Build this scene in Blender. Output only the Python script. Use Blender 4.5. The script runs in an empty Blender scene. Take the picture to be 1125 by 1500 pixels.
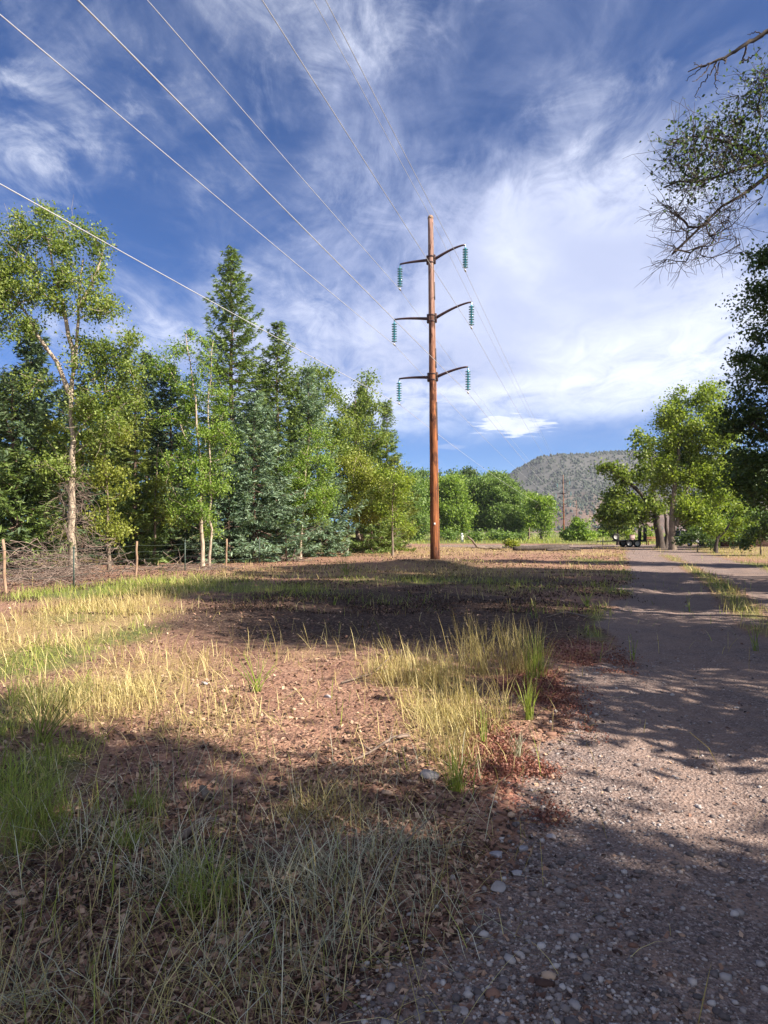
import bpy, math, random
import numpy as np

# ------------------------------------------------------------------ camera, world, sun, exposure
sc = bpy.context.scene
COL = sc.collection
F, CX, HOR, EYE = 1000.0, 562.5, 778.0, 1.6          # the photo's focal length / horizon in its own pixels
R = math.radians
cam_d = bpy.data.cameras.new('camera'); cam = bpy.data.objects.new('camera', cam_d); COL.objects.link(cam)
cam.location = (0, 0, EYE); cam.rotation_euler = (R(90), 0, 0)
cam_d.sensor_fit = 'VERTICAL'; cam_d.sensor_height = 36; cam_d.lens = 24.0
cam_d.shift_y = (HOR - 750) / 1500; cam_d.clip_end = 20000; cam_d.clip_start = 0.05
sc.camera = cam
sc.render.resolution_x, sc.render.resolution_y = 768, 1024
sc.view_settings.view_transform = 'Standard'; sc.view_settings.look = 'None'
sc.view_settings.gamma = 1; sc.view_settings.exposure = 1.75

SUN_EL, SUN_H = R(36), (0.90, -0.436)                # horizontal direction towards the sun
sd = bpy.data.lights.new('sun', 'SUN'); sd.energy = 5.0; sd.angle = R(0.5); sd.color = (1.0, 0.90, 0.76)
sun = bpy.data.objects.new('sun', sd); COL.objects.link(sun); sun.location = (40, -10, 40)
rot = math.atan2(SUN_H[0], SUN_H[1])                 # from +Y, clockwise
sun.rotation_euler = (R(90) - SUN_EL, 0, math.pi - rot)

def N(nt, typ, **kw):
    n = nt.nodes.new(typ)
    for k, v in kw.items():
        if k[0] == '_': n.inputs[k[1:].replace('_', ' ')].default_value = v
        else: setattr(n, k, v)
    return n
def math_(nt, op, a, b=None, clamp=False):
    n = nt.nodes.new('ShaderNodeMath'); n.operation = op; n.use_clamp = clamp
    for i, v in enumerate((a, b)):
        if v is None: continue
        if isinstance(v, (int, float)): n.inputs[i].default_value = v
        else: nt.links.new(v, n.inputs[i])
    return n.outputs[0]
def mix_(nt, fac, a, b, blend='MIX'):
    n = nt.nodes.new('ShaderNodeMix'); n.data_type = 'RGBA'; n.blend_type = blend
    for i, v in ((0, fac), (6, a), (7, b)):
        if isinstance(v, (int, float)): n.inputs[i].default_value = v
        elif isinstance(v, tuple): n.inputs[i].default_value = v if len(v) == 4 else v + (1,)
        else: nt.links.new(v, n.inputs[i])
    return n.outputs[2]
def ramp_(nt, fac, stops, interp='LINEAR'):
    n = nt.nodes.new('ShaderNodeValToRGB'); cr = n.color_ramp; cr.interpolation = interp
    while len(cr.elements) < len(stops): cr.elements.new(0.5)
    for e, (p, c) in zip(cr.elements, stops):
        e.position = p; e.color = (c if isinstance(c, tuple) else (c, c, c)) + (1,)
    nt.links.new(fac, n.inputs[0]); return n.outputs[0]
def smooth_(nt, v, a, b):
    n = nt.nodes.new('ShaderNodeMapRange'); n.interpolation_type = 'SMOOTHSTEP'
    nt.links.new(v, n.inputs[0]); n.inputs[1].default_value = a; n.inputs[2].default_value = b
    return n.outputs[0]

def make_world():
    w = bpy.data.worlds.new('World'); sc.world = w; w.use_nodes = True
    nt = w.node_tree; nt.nodes.clear(); L = nt.links.new
    out = N(nt, 'ShaderNodeOutputWorld'); bg = N(nt, 'ShaderNodeBackground', _Strength=0.15)
    sky = N(nt, 'ShaderNodeTexSky', sky_type='NISHITA', sun_disc=False)
    sky.sun_elevation = SUN_EL; sky.sun_rotation = rot; sky.altitude = 2300; sky.air_density = 1.0; sky.dust_density = 0.3; sky.ozone_density = 2.0
    base = mix_(nt, 1.0, sky.outputs[0], (0.055, 0.146, 0.265), 'MULTIPLY')
    tc = N(nt, 'ShaderNodeTexCoord'); sep = N(nt, 'ShaderNodeSeparateXYZ'); L(tc.outputs['Generated'], sep.inputs[0])
    x, y, z = sep.outputs
    zz = math_(nt, 'ADD', math_(nt, 'MAXIMUM', z, 0.0), 0.16)
    u, v = math_(nt, 'DIVIDE', x, zz), math_(nt, 'DIVIDE', y, zz)
    cmb = N(nt, 'ShaderNodeCombineXYZ'); L(u, cmb.inputs[0]); L(v, cmb.inputs[1])
    def noise(scale, rotz, sx, sy, detail=8, rough=0.58, dist=0.0, off=0.0):
        mp = N(nt, 'ShaderNodeMapping'); L(cmb.outputs[0], mp.inputs[0])
        mp.inputs['Rotation'].default_value = (0, 0, rotz); mp.inputs['Scale'].default_value = (sx, sy, 1); mp.inputs['Location'].default_value = (off, off * .7, off)
        n = N(nt, 'ShaderNodeTexNoise', _Scale=scale, _Detail=detail, _Roughness=rough, _Distortion=dist); L(mp.outputs[0], n.inputs[0])
        return n.outputs[0]
    big = noise(0.85, 0.5, 1, 1, 5, 0.5, 0.6, 3.1)
    wisp = noise(2.3, R(38), 1.0, 0.5, 12, 0.66, 1.1, 1.7)
    fine = noise(8.0, R(25), 1.0, 0.6, 12, 0.68, 0.7, 7.3)
    def blob(dx, dz, ax, az, lo, hi):             # soft patch of sky around direction (dx,1,dz)
        yy = math_(nt, 'MAXIMUM', y, 0.05)
        a = math_(nt, 'DIVIDE', math_(nt, 'SUBTRACT', math_(nt, 'DIVIDE', x, yy), dx), ax)
        b = math_(nt, 'DIVIDE', math_(nt, 'SUBTRACT', math_(nt, 'DIVIDE', z, yy), dz), az)
        r = math_(nt, 'SQRT', math_(nt, 'ADD', math_(nt, 'MULTIPLY', a, a), math_(nt, 'MULTIPLY', b, b)))
        s = smooth_(nt, r, hi, lo)
        return s
    bias = math_(nt, 'MULTIPLY', blob(0.24, 0.32, 0.42, 0.24, 0.1, 1.5), 0.34)
    bias = math_(nt, 'ADD', bias, math_(nt, 'MULTIPLY', blob(0.05, 0.70, 0.30, 0.25, 0.0, 1.4), 0.085))
    bias = math_(nt, 'ADD', bias, math_(nt, 'MULTIPLY', blob(-0.28, 0.25, 0.28, 0.12, 0.0, 1.4), 0.13))
    bias = math_(nt, 'ADD', bias, math_(nt, 'MULTIPLY', blob(0.45, 0.5, 0.25, 0.25, 0.0, 1.4), 0.05))
    s = math_(nt, 'ADD', math_(nt, 'MULTIPLY', big, 0.36), math_(nt, 'MULTIPLY', wisp, 0.42))
    s = math_(nt, 'ADD', s, math_(nt, 'MULTIPLY', fine, 0.36))
    s = math_(nt, 'ADD', s, bias)
    fill_cloud = smooth_(nt, y, 0.15, -0.35)                  # unseen bright cloud added behind the viewpoint to fill the shade
    s = math_(nt, 'ADD', s, math_(nt, 'MULTIPLY', fill_cloud, 0.26))
    m = smooth_(nt, s, 0.565, 0.84)
    mot = noise(3.6, R(20), 1.0, 0.8, 12, 0.64, 0.8, 4.4)
    veil = math_(nt, 'ADD', math_(nt, 'MULTIPLY', mot, 0.62), math_(nt, 'MULTIPLY', wisp, 0.38))
    veil = math_(nt, 'MULTIPLY', smooth_(nt, math_(nt, 'ADD', veil, math_(nt, 'MULTIPLY', bias, .35)), 0.42, 0.74), 0.33)
    m = math_(nt, 'MAXIMUM', m, math_(nt, 'ADD', veil, math_(nt, 'MULTIPLY', m, 0.6)))
    m = math_(nt, 'MINIMUM', m, 1.0)
    # the clear strip low over the valley
    el = math_(nt, 'ADD', z, math_(nt, 'MULTIPLY', math_(nt, 'SUBTRACT', wisp, 0.5), 0.05))
    m = math_(nt, 'MULTIPLY', m, smooth_(nt, el, 0.11, 0.21))
    # small heaps of cumulus floating in the strip
    for (px, py, ax, az, st) in ((752, 622, 0.085, 0.024, 1.0), (608, 590, 0.035, 0.020, .8), (690, 540, 0.05, 0.012, .6), (640, 612, 0.06, 0.006, .25), (655, 655, 0.035, 0.006, .3)):
        b = blob((px - CX) / F, (HOR - py) / F, ax, az, 0.0, 1.5)
        c = math_(nt, 'ADD', b, math_(nt, 'MULTIPLY', math_(nt, 'SUBTRACT', noise(16, 0, 0.6, 1.4, 6, 0.6, 0.3, px * .01), 0.5), 1.5))
        c = math_(nt, 'MULTIPLY', smooth_(nt, c, 0.42, 0.8), st)
        m = math_(nt, 'MAXIMUM', m, c)
    cc = ramp_(nt, fine, [(0.3, (1.7, 1.85, 2.35)), (0.65, (2.6, 2.7, 2.95))])
    cc = mix_(nt, smooth_(nt, big, 0.35, 0.65), (1.25, 1.4, 1.95), cc)
    col = mix_(nt, math_(nt, 'MULTIPLY', m, 0.93), base, cc)
    L(col, bg.inputs[0]); L(bg.outputs[0], out.inputs[0])
make_world()

# ------------------------------------------------------------------ helpers
def xp(px, d): return (px - CX) / F * d
def zp(py, d): return EYE + (HOR - py) / F * d
def gp(px, py):
    d = F * EYE / (py - HOR); return (xp(px, d), d)

def _hash(ix, iy, seed):
    h = (ix.astype(np.int64) * 374761393 + iy.astype(np.int64) * 668265263 + seed * 1442695041) & 0xffffffff
    h = ((h ^ (h >> 13)) * 1274126177) & 0xffffffff
    return ((h ^ (h >> 16)) & 0xffff) / 65535.0
def vnoise(x, y, seed=0):
    x = np.asarray(x, float); y = np.asarray(y, float)
    ix, iy = np.floor(x), np.floor(y); fx, fy = x - ix, y - iy
    fx = fx * fx * (3 - 2 * fx); fy = fy * fy * (3 - 2 * fy)
    a, b = _hash(ix, iy, seed), _hash(ix + 1, iy, seed); c, d = _hash(ix, iy + 1, seed), _hash(ix + 1, iy + 1, seed)
    return (a * (1 - fx) + b * fx) * (1 - fy) + (c * (1 - fx) + d * fx) * fy
def fbm(x, y, seed=0, o=4):
    s, a, t = 0, 1.0, 0
    for i in range(o):
        s = s + a * vnoise(x * 2 ** i, y * 2 ** i, seed + i * 17); t += a; a *= .5
    return s / t
def sstep(v, a, b):
    t = np.clip((v - a) / (b - a), 0, 1); return t * t * (3 - 2 * t)

PX, PY = 2.40, 32.0                                    # foot of the near power pole
def gh(x, y):
    x = np.asarray(x, float); y = np.asarray(y, float)
    r = np.hypot(x, y)
    k = np.exp(-(r / 45) ** 2)
    h = (fbm(x * .45, y * .45, 5, 3) - .5) * .16 * k + (fbm(x * 1.7, y * 1.7, 9, 3) - .5) * .05 * k
    h = h + .30 * np.exp(-(((x - PX + .6) / 3.2) ** 2 + ((y - PY) / 2.2) ** 2))
    t = x - road_left(y); rut = np.exp(-((t - 1.35) / .4) ** 2) + np.exp(-((t - 4.2) / .4) ** 2)
    h = h - (.04 * gravel(x, y) + .035 * rut * (.5 + vnoise(x * .7, y * .4, 61))) * k
    return h
def road_left(y):
    return np.interp(y, [-60, 0, 2.2, 3.8, 5, 7.2, 13.1, 22, 50, 66, 80], [-22, -.75, .12, .66, 1.03, 2.0, 4.3, 7.9, 17.6, 23.5, 29])
def gravel(x, y):
    x = np.asarray(x, float); y = np.asarray(y, float)
    l = road_left(y); w = 5.8
    j = (fbm(x * .9, y * .9, 31, 4) - .5) * 1.1
    t = x - l
    g = sstep(t + j, -.35, .45) * (1 - sstep(t + j - w, -.5, .5))
    med = np.exp(-((t - 2.75) / .55) ** 2) * sstep(y, 8.5, 12) * sstep(fbm(x * .5, y * .3, 77, 3), .30, .5)
    g = g * (1 - .9 * med) * (1 - sstep(y, 62, 72))
    # pale cross track in front of the trailer
    tr = np.exp(-((y - 74 - (x - 20) * .04) / 7) ** 2) * sstep(x, -3, 12) * (1 - sstep(x, 60, 80))
    return np.clip(np.maximum(g, tr), 0, 1)

def field(x, y, blobs):
    s = np.zeros_like(np.asarray(x, float))
    for (px, py, rx, ry, w) in blobs:
        cx, cy = gp(px, py)
        y0 = gp(px, py + ry)[1]; y1 = gp(px, max(py - ry, HOR + 4))[1]
        rxm = rx / F * cy
        dy = np.where(y > cy, (y - cy) / max(y1 - cy, .2), (y - cy) / max(cy - y0, .2))
        s = np.maximum(s, w * np.exp(-1.1 * (((x - cx) / rxm) ** 2 + dy ** 2)))
    return s
GREEN = [(620, 852, 260, 8, .55), (760, 862, 120, 7, .5), (900, 838, 60, 8, .5), (640, 802, 200, 4, .35), (920, 905, 30, 25, .5), (900, 865, 40, 12, .6), (1015, 900, 40, 30, .5), (1085, 940, 50, 25, .45), (330, 862, 200, 12, .7), (40, 970, 110, 35, .85), (170, 935, 80, 22, .7), (250, 856, 130, 14, 1), (120, 868, 120, 12, .9), (55, 1025, 75, 35, 1), (100, 905, 90, 14, .6), (30, 1150, 90, 70, .9), (190, 1215, 35, 40, .6),
         (30, 1250, 70, 80, .7), (1095, 826, 45, 12, .8), (1015, 865, 40, 30, .4), (870, 822, 45, 6, .7), (450, 868, 120, 8, .45), (700, 860, 120, 7, .35), (740, 790, 130, 4, 1), (560, 795, 60, 4, .5), (-60, 1100, 100, 100, .8)]
DRY = [(620, 838, 420, 16, .5), (330, 960, 330, 45, .2), (700, 806, 330, 9, .6), (950, 850, 60, 20, .3), (60, 930, 150, 55, 1), (180, 1010, 150, 60, .8), (300, 1065, 130, 45, .45), (-60, 950, 150, 100, 1), (660, 1040, 70, 80, .9), (590, 985, 60, 30, .7), (430, 1240, 120, 70, .16), (560, 1180, 80, 45, .3),
       (300, 1330, 110, 60, .16), (1060, 950, 70, 14, .4), (600, 812, 200, 7, .55), (880, 812, 60, 6, .7), (720, 870, 100, 5, .4), (480, 1180, 80, 40, .4), (450, 960, 120, 22, .4), (1100, 815, 60, 8, .5), (380, 840, 120, 10, .5)]
RED = [(870, 962, 75, 28, 1), (790, 1010, 60, 45, 1), (735, 1130, 60, 85, 1), (850, 1070, 40, 25, .7), (700, 1010, 120, 40, .3)]
DARK = [(560, 905, 380, 50, 1.15), (420, 880, 160, 22, .8), (700, 850, 220, 16, .8), (640, 826, 110, 10, .8), (230, 920, 90, 22, .7), (760, 930, 110, 30, .8), (250, 1330, 420, 130, .75), (120, 1240, 110, 60, .7), (500, 1420, 260, 120, .75)]  # mid mulch and near soil: tree shade is painted in with the dark tone
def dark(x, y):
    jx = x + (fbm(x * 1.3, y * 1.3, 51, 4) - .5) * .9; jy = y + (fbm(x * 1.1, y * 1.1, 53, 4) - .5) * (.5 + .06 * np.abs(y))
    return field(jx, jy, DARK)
def zones(x, y):
    j = (fbm(x * 1.3, y * 1.3, 41, 4) - .5)
    jx, jy = x + j * .5, y + (fbm(x * 1.1, y * 1.1, 43, 4) - .5) * (.5 + .05 * np.abs(y))
    g, d, r = field(jx, jy, GREEN), field(jx, jy, DRY), field(jx, jy, RED)
    far = sstep(y, 78, 92); t = x - road_left(y)
    ed = (np.exp(-((t + .1) / .5) ** 2) + np.exp(-((t - 5.9) / .6) ** 2)) * sstep(y, 5.5, 9) * (1 - sstep(y, 60, 70)) * sstep(fbm(x * .6, y * .4, 97, 3), .38, .6)
    md = np.exp(-((t - 2.75) / .5) ** 2) * sstep(y, 8.5, 12) * (1 - sstep(y, 60, 70)); g = np.maximum(g, np.maximum(md * .6, ed * .6)); d = np.maximum(d, np.maximum(md * .5, ed * .5))
    g = np.maximum(g, far * .75); d = np.maximum(d, far * .5)
    out = np.maximum(sstep(-x, 12, 16), sstep(x, 16, 24)) * .6
    g = np.maximum(g, out * .7); d = np.maximum(d, out)
    return g, d, r

def mesh_np(name, V, Q=None, T=None, smooth=False):
    me = bpy.data.meshes.new(name)
    V = np.ascontiguousarray(V, dtype=np.float32); me.vertices.add(len(V)); me.vertices.foreach_set('co', V.ravel())
    idx, tot = [], []
    if Q is not None and len(Q): idx.append(np.asarray(Q, np.int32).ravel()); tot.append(np.full(len(Q), 4, np.int32))
    if T is not None and len(T): idx.append(np.asarray(T, np.int32).ravel()); tot.append(np.full(len(T), 3, np.int32))
    idx = np.concatenate(idx); tot = np.concatenate(tot)
    me.loops.add(len(idx)); me.loops.foreach_set('vertex_index', idx)
    me.polygons.add(len(tot)); st = np.concatenate([[0], np.cumsum(tot)[:-1]]).astype(np.int32)
    me.polygons.foreach_set('loop_start', st); me.polygons.foreach_set('loop_total', tot)
    if smooth: me.polygons.foreach_set('use_smooth', np.ones(len(tot), bool))
    me.update(calc_edges=True); me.validate()
    return me
def tag(o, label=None, cat=None, group=None, kind=None):
    if label: o['label'] = label
    if cat: o['category'] = cat
    if group: o['group'] = group
    if kind: o['kind'] = kind
    return o
def link(name, me, m, parent=None, loc=None):
    o = bpy.data.objects.new(name, me); COL.objects.link(o)
    if m is not None and not me.materials: me.materials.append(m)
    if parent: o.parent = parent
    if loc is not None: o.location = loc
    return o
def empty(name, loc, rz=0):
    o = bpy.data.objects.new(name, None); COL.objects.link(o); o.location = loc; o.rotation_euler = (0, 0, rz); o.empty_display_size = .3
    return o
class MB:
    def __init__(s): s.V, s.Q, s.T, s.n = [], [], [], 0
    def add(s, V, Q=None, T=None):
        V = np.asarray(V, float).reshape(-1, 3)
        if Q is not None and len(Q): s.Q.append(np.asarray(Q, int) + s.n)
        if T is not None and len(T): s.T.append(np.asarray(T, int) + s.n)
        s.V.append(V); s.n += len(V); return s
    def mesh(s, name, smooth=False):
        return mesh_np(name, np.concatenate(s.V), np.concatenate(s.Q) if s.Q else None, np.concatenate(s.T) if s.T else None, smooth)
    def tubes(s, P, Rr, sides=6, cap=False):
        P = np.asarray(P, float); Rr = np.asarray(Rr, float); n, k, _ = P.shape
        T = np.empty_like(P); T[:, 1:-1] = P[:, 2:] - P[:, :-2]; T[:, 0] = P[:, 1] - P[:, 0]; T[:, -1] = P[:, -1] - P[:, -2]
        T /= np.linalg.norm(T, axis=2, keepdims=True) + 1e-9
        D = P[:, -1] - P[:, 0]; D /= np.linalg.norm(D, axis=1, keepdims=True) + 1e-9
        ref = np.where(np.abs(D[:, 2:3]) < .8, np.array([[0, 0, 1.]]), np.array([[1., 0, 0]]))[:, None, :]
        A = np.cross(T, ref); A /= np.linalg.norm(A, axis=2, keepdims=True) + 1e-9; B = np.cross(T, A)
        th = np.arange(sides) / sides * 2 * np.pi
        V = P[:, :, None, :] + Rr[:, :, None, None] * (np.cos(th)[None, None, :, None] * A[:, :, None, :] + np.sin(th)[None, None, :, None] * B[:, :, None, :])
        i = np.arange(n)[:, None, None] * k * sides; j = np.arange(k - 1)[None, :, None] * sides; a = np.arange(sides)[None, None, :]; b = (a + 1) % sides
        q = np.stack([i + j + a, i + j + b, i + j + sides + b, i + j + sides + a], -1).reshape(-1, 4)
        s.add(V, q)
        if cap:
            for t in range(n):
                base = s.n - n * k * sides + t * k * sides
                for off, fl in ((0, 1), ((k - 1) * sides, 0)):
                    c = V[t, 0 if fl else -1].mean(0); ci = s.n
                    s.add([c]); ring = base + off + np.arange(sides); nx = base + off + (np.arange(sides) + 1) % sides
                    s.T.append(np.stack([nx if fl else ring, ring if fl else nx, np.full(sides, ci)], -1))
        return s
    def tube(s, pts, radii, sides=8, cap=True):
        pts = np.asarray(pts, float); r = np.broadcast_to(np.asarray(radii, float), (len(pts),))
        return s.tubes(pts[None], r[None], sides, cap)
    def box(s, c, size, rz=0, bev=0.0):
        c = np.asarray(c, float); h = np.asarray(size, float) / 2; b = min(bev, h.min() * .45) if bev else 0
        if b == 0:
            V = np.array([[i, j, k] for k in (-1, 1) for j in (-1, 1) for i in (-1, 1)]) * h
            Q = [[0, 2, 3, 1], [4, 5, 7, 6], [0, 1, 5, 4], [2, 6, 7, 3], [0, 4, 6, 2], [1, 3, 7, 5]]
        else:
            def oct_(z, ins): 
                hx, hy = h[0] - ins, h[1] - ins
                return [[-hx + b, -hy, z], [hx - b, -hy, z], [hx, -hy + b, z], [hx, hy - b, z], [hx - b, hy, z], [-hx + b, hy, z], [-hx, hy - b, z], [-hx, -hy + b, z]]
            V = np.array(oct_(-h[2], b * .8) + oct_(-h[2] + b, 0) + oct_(h[2] - b, 0) + oct_(h[2], b * .8)); Q = []
            for l in range(3):
                for a in range(8): Q.append([l * 8 + a, l * 8 + (a + 1) % 8, l * 8 + 8 + (a + 1) % 8, l * 8 + 8 + a])
            for o_, rev in ((0, 1), (24, 0)):
                for q in ([0, 1, 2, 7], [7, 2, 3, 6], [6, 3, 4, 5]): Q.append([o_ + t for t in (q[::-1] if rev else q)])
        cr, sr = math.cos(rz), math.sin(rz)
        V = np.stack([V[:, 0] * cr - V[:, 1] * sr, V[:, 0] * sr + V[:, 1] * cr, V[:, 2]], -1) + c
        return s.add(V, Q)
    def lathe(s, prof, c=(0, 0, 0), sides=14, axis='z'):
        prof = np.asarray(prof, float); th = np.arange(sides) / sides * 2 * np.pi; k = len(prof)
        X = prof[:, 0][:, None] * np.cos(th); Y = prof[:, 0][:, None] * np.sin(th); Z = np.repeat(prof[:, 1][:, None], sides, 1)
        V = np.stack([X, Y, Z], -1).reshape(-1, 3)
        if axis == 'y': V = V[:, [0, 2, 1]]
        if axis == 'x': V = V[:, [2, 0, 1]]
        Q = [[j * sides + a, j * sides + (a + 1) % sides, (j + 1) * sides + (a + 1) % sides, (j + 1) * sides + a] for j in range(k - 1) for a in range(sides)]
        return s.add(V + np.asarray(c, float), Q)

# ------------------------------------------------------------------ materials
def mat(name, rough=.8, spec=.3):
    m = bpy.data.materials.new(name); m.use_nodes = True; nt = m.node_tree
    b = nt.nodes['Principled BSDF']; b.inputs['Roughness'].default_value = rough; b.inputs['Specular IOR Level'].default_value = spec
    return m, nt, b
def m_noise(name, c1, c2, scale=8, stretch=(1, 1, 1), rough=.8, bump=.3, spec=.3, detail=6, dist=.02):
    m, nt, b = mat(name, rough, spec); L = nt.links.new
    tc = N(nt, 'ShaderNodeTexCoord'); mp = N(nt, 'ShaderNodeMapping'); mp.inputs['Scale'].default_value = stretch; L(tc.outputs['Object'], mp.inputs[0])
    n = N(nt, 'ShaderNodeTexNoise', _Scale=scale, _Detail=detail, _Roughness=.65); L(mp.outputs[0], n.inputs[0])
    L(ramp_(nt, n.outputs[0], [(.32, c1), (.68, c2)]), b.inputs['Base Color'])
    if bump:
        bp = N(nt, 'ShaderNodeBump', _Strength=bump, _Distance=dist); L(n.outputs[0], bp.inputs['Height']); L(bp.outputs[0], b.inputs['Normal'])
    return m
def m_leaf(name, cols, trans=.35, rough=.5, var=.5):
    m, nt, b = mat(name, rough, .3); L = nt.links.new
    g = N(nt, 'ShaderNodeNewGeometry'); tc = N(nt, 'ShaderNodeTexCoord')
    n = N(nt, 'ShaderNodeTexNoise', _Scale=.55, _Detail=3); L(tc.outputs['Object'], n.inputs[0])
    f = math_(nt, 'ADD', math_(nt, 'MULTIPLY', g.outputs['Random Per Island'], 1 - var * .6), math_(nt, 'MULTIPLY', math_(nt, 'SUBTRACT', n.outputs[0], .35), var * 1.6), True)
    c = ramp_(nt, f, [(i / (len(cols) - 1) * .9 + .05, q) for i, q in enumerate(cols)])
    L(c, b.inputs['Base Color'])
    tr = N(nt, 'ShaderNodeBsdfTranslucent'); L(mix_(nt, 1.0, c, (1.25, 1.3, .6), 'MULTIPLY'), tr.inputs[0])
    mx = N(nt, 'ShaderNodeMixShader', _Fac=trans); L(b.outputs[0], mx.inputs[1]); L(tr.outputs[0], mx.inputs[2])
    L(mx.outputs[0], nt.nodes['Material Output'].inputs[0]); return m
M = {}
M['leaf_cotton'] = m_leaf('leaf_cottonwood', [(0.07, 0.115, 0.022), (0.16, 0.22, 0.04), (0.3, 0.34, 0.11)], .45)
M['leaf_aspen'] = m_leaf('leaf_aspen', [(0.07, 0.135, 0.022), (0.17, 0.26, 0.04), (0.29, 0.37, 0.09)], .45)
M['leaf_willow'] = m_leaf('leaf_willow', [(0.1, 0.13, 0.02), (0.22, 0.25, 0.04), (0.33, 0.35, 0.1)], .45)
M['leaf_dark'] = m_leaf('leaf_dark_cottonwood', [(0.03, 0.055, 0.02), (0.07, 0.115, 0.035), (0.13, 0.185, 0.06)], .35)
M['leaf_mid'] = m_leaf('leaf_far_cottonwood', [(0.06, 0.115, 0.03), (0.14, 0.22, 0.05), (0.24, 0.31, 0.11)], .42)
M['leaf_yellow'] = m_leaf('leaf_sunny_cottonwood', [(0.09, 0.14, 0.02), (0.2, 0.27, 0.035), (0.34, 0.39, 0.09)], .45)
M['needle_green'] = m_leaf('needle_green', [(0.055, 0.095, 0.025), (0.13, 0.19, 0.05), (0.25, 0.31, 0.105)], .3, .6)
M['needle_blue'] = m_leaf('needle_blue', [(0.06, 0.11, 0.065), (0.16, 0.235, 0.155), (0.33, 0.42, 0.31)], .28, .6)
M['needle_dark'] = m_leaf('needle_dark', [(0.03, 0.055, 0.025), (0.07, 0.11, 0.05), (0.14, 0.19, 0.095)], .22, .6)
M['needle_yellow'] = m_leaf('needle_yellow', [(0.08, 0.105, 0.02), (0.145, 0.185, 0.034), (0.22, 0.25, 0.06)], .25, .6)
M['grass_dry'] = m_leaf('grass_dry', [(0.18, 0.13, 0.05), (0.4, 0.32, 0.13), (0.62, 0.54, 0.28)], .3, .6, .3)
M['grass_green'] = m_leaf('grass_green', [(0.11, 0.15, 0.025), (0.24, 0.29, 0.05), (0.44, 0.44, 0.14)], .35, .5, .5)
M['grass_grey'] = m_leaf('grass_grey', [(0.17, 0.17, 0.11), (0.40, 0.39, 0.28), (0.68, 0.65, 0.54)], .3, .6, .3)
M['red_leaf'] = m_leaf('red_leaf', [(0.09, 0.03, 0.024), (0.19, 0.068, 0.052), (0.34, 0.19, 0.135)], .2, .6, .3)
M['litter'] = m_leaf('litter', [(.022, .012, .010), (.10, .052, .038), (.21, .115, .08), (.42, .30, .21)], .05, .8, .2)
M['dark_litter'] = m_leaf('dark_litter', [(.012, .008, .006), (.035, .02, .016), (.07, .04, .03), (.14, .085, .06)], .05, .8, .2)
M['pebble'] = m_leaf('pebble', [(0.055, 0.045, 0.045), (0.12, 0.098, 0.094), (0.2, 0.17, 0.16), (0.38, 0.345, 0.33)], 0.0, .75, .2)
M['bark_pale'] = m_noise('bark_pale', (.16, .12, .085), (.42, .35, .27), 5, (3, 3, .6), .9, .6)
M['bark_grey'] = m_noise('bark_grey', (.06, .045, .035), (.22, .17, .13), 5, (3, 3, .6), .9, .6)
M['bark_dark'] = m_noise('bark_dark', (.025, .02, .018), (.085, .065, .055), 5, (3, 3, .6), .9, .6)
M['bark_spruce'] = m_noise('bark_spruce', (.05, .035, .028), (.15, .10, .075), 6, (2, 2, 1), .9, .5)
M['dead_wood'] = m_noise('dead_wood', (.085, .062, .052), (.22, .165, .135), 4, (1, 1, 1), .9, .3)
M['post_wood'] = m_noise('post_wood', (.14, .085, .055), (.32, .22, .15), 6, (4, 4, .5), .9, .5)
M['steel_post'] = m_noise('steel_post_green', (.03, .05, .04), (.07, .09, .075), 9, rough=.6, bump=.1)
M['galv'] = m_noise('galvanised', (.35, .35, .36), (.55, .55, .55), 20, rough=.45, bump=0); M['galv'].node_tree.nodes['Principled BSDF'].inputs['Metallic'].default_value = .5
M['line'] = m_noise('aluminium_line', (.40, .40, .42), (.55, .55, .56), 3, rough=.45, bump=0); M['line'].node_tree.nodes['Principled BSDF'].inputs['Metallic'].default_value = .35
M['arm'] = m_noise('rusty_steel_arm', (.035, .018, .02), (.075, .035, .03), 6, rough=.55, bump=.1)
M['black'] = m_noise('black_paint', (.012, .012, .014), (.03, .03, .032), 8, rough=.5, bump=.05)
M['rubber'] = m_noise('rubber', (.012, .012, .012), (.028, .027, .026), 20, rough=.85, bump=.2)
M['silver'] = m_noise('silver_paint', (.36, .37, .40), (.42, .43, .46), 2, rough=.3, bump=0, spec=.5)
M['glass'] = m_noise('dark_glass', (.015, .018, .022), (.03, .035, .04), 2, rough=.08, bump=0, spec=.6)
M['lamp_red'] = m_noise('red_lens', (.25, .01, .01), (.35, .02, .015), 5, rough=.25, bump=0)
M['plate'] = m_noise('white_plate', (.5, .5, .48), (.62, .62, .6), 5, rough=.4, bump=0)
M['shed'] = m_noise('brown_boards', (.045, .025, .018), (.11, .06, .04), 4, (6, 6, .7), .9, .4)
M['roof'] = m_noise('brown_roof', (.05, .032, .028), (.10, .07, .06), 4, (1, 4, 1), .8, .3)
M['pink'] = m_noise('faded_pink_paint', (.26, .17, .16), (.36, .24, .225), 5, rough=.7, bump=.1)
M['bench'] = m_noise('red_brown_boards', (.16, .07, .04), (.26, .12, .075), 4, (1, 6, 6), .85, .3)
M['white'] = m_noise('white_paint', (.62, .61, .58), (.78, .77, .74), 6, rough=.6, bump=.1)
M['rock_a'] = m_noise('rock_grey', (.16, .14, .14), (.32, .29, .28), 9, rough=.85, bump=.4)
M['rock_b'] = m_noise('rock_pale', (.17, .16, .175), (.31, .29, .31), 12, rough=.85, bump=.3)
M['rock_c'] = m_noise('rock_tan', (.38, .24, .13), (.52, .36, .21), 12, rough=.85, bump=.3)

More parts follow.
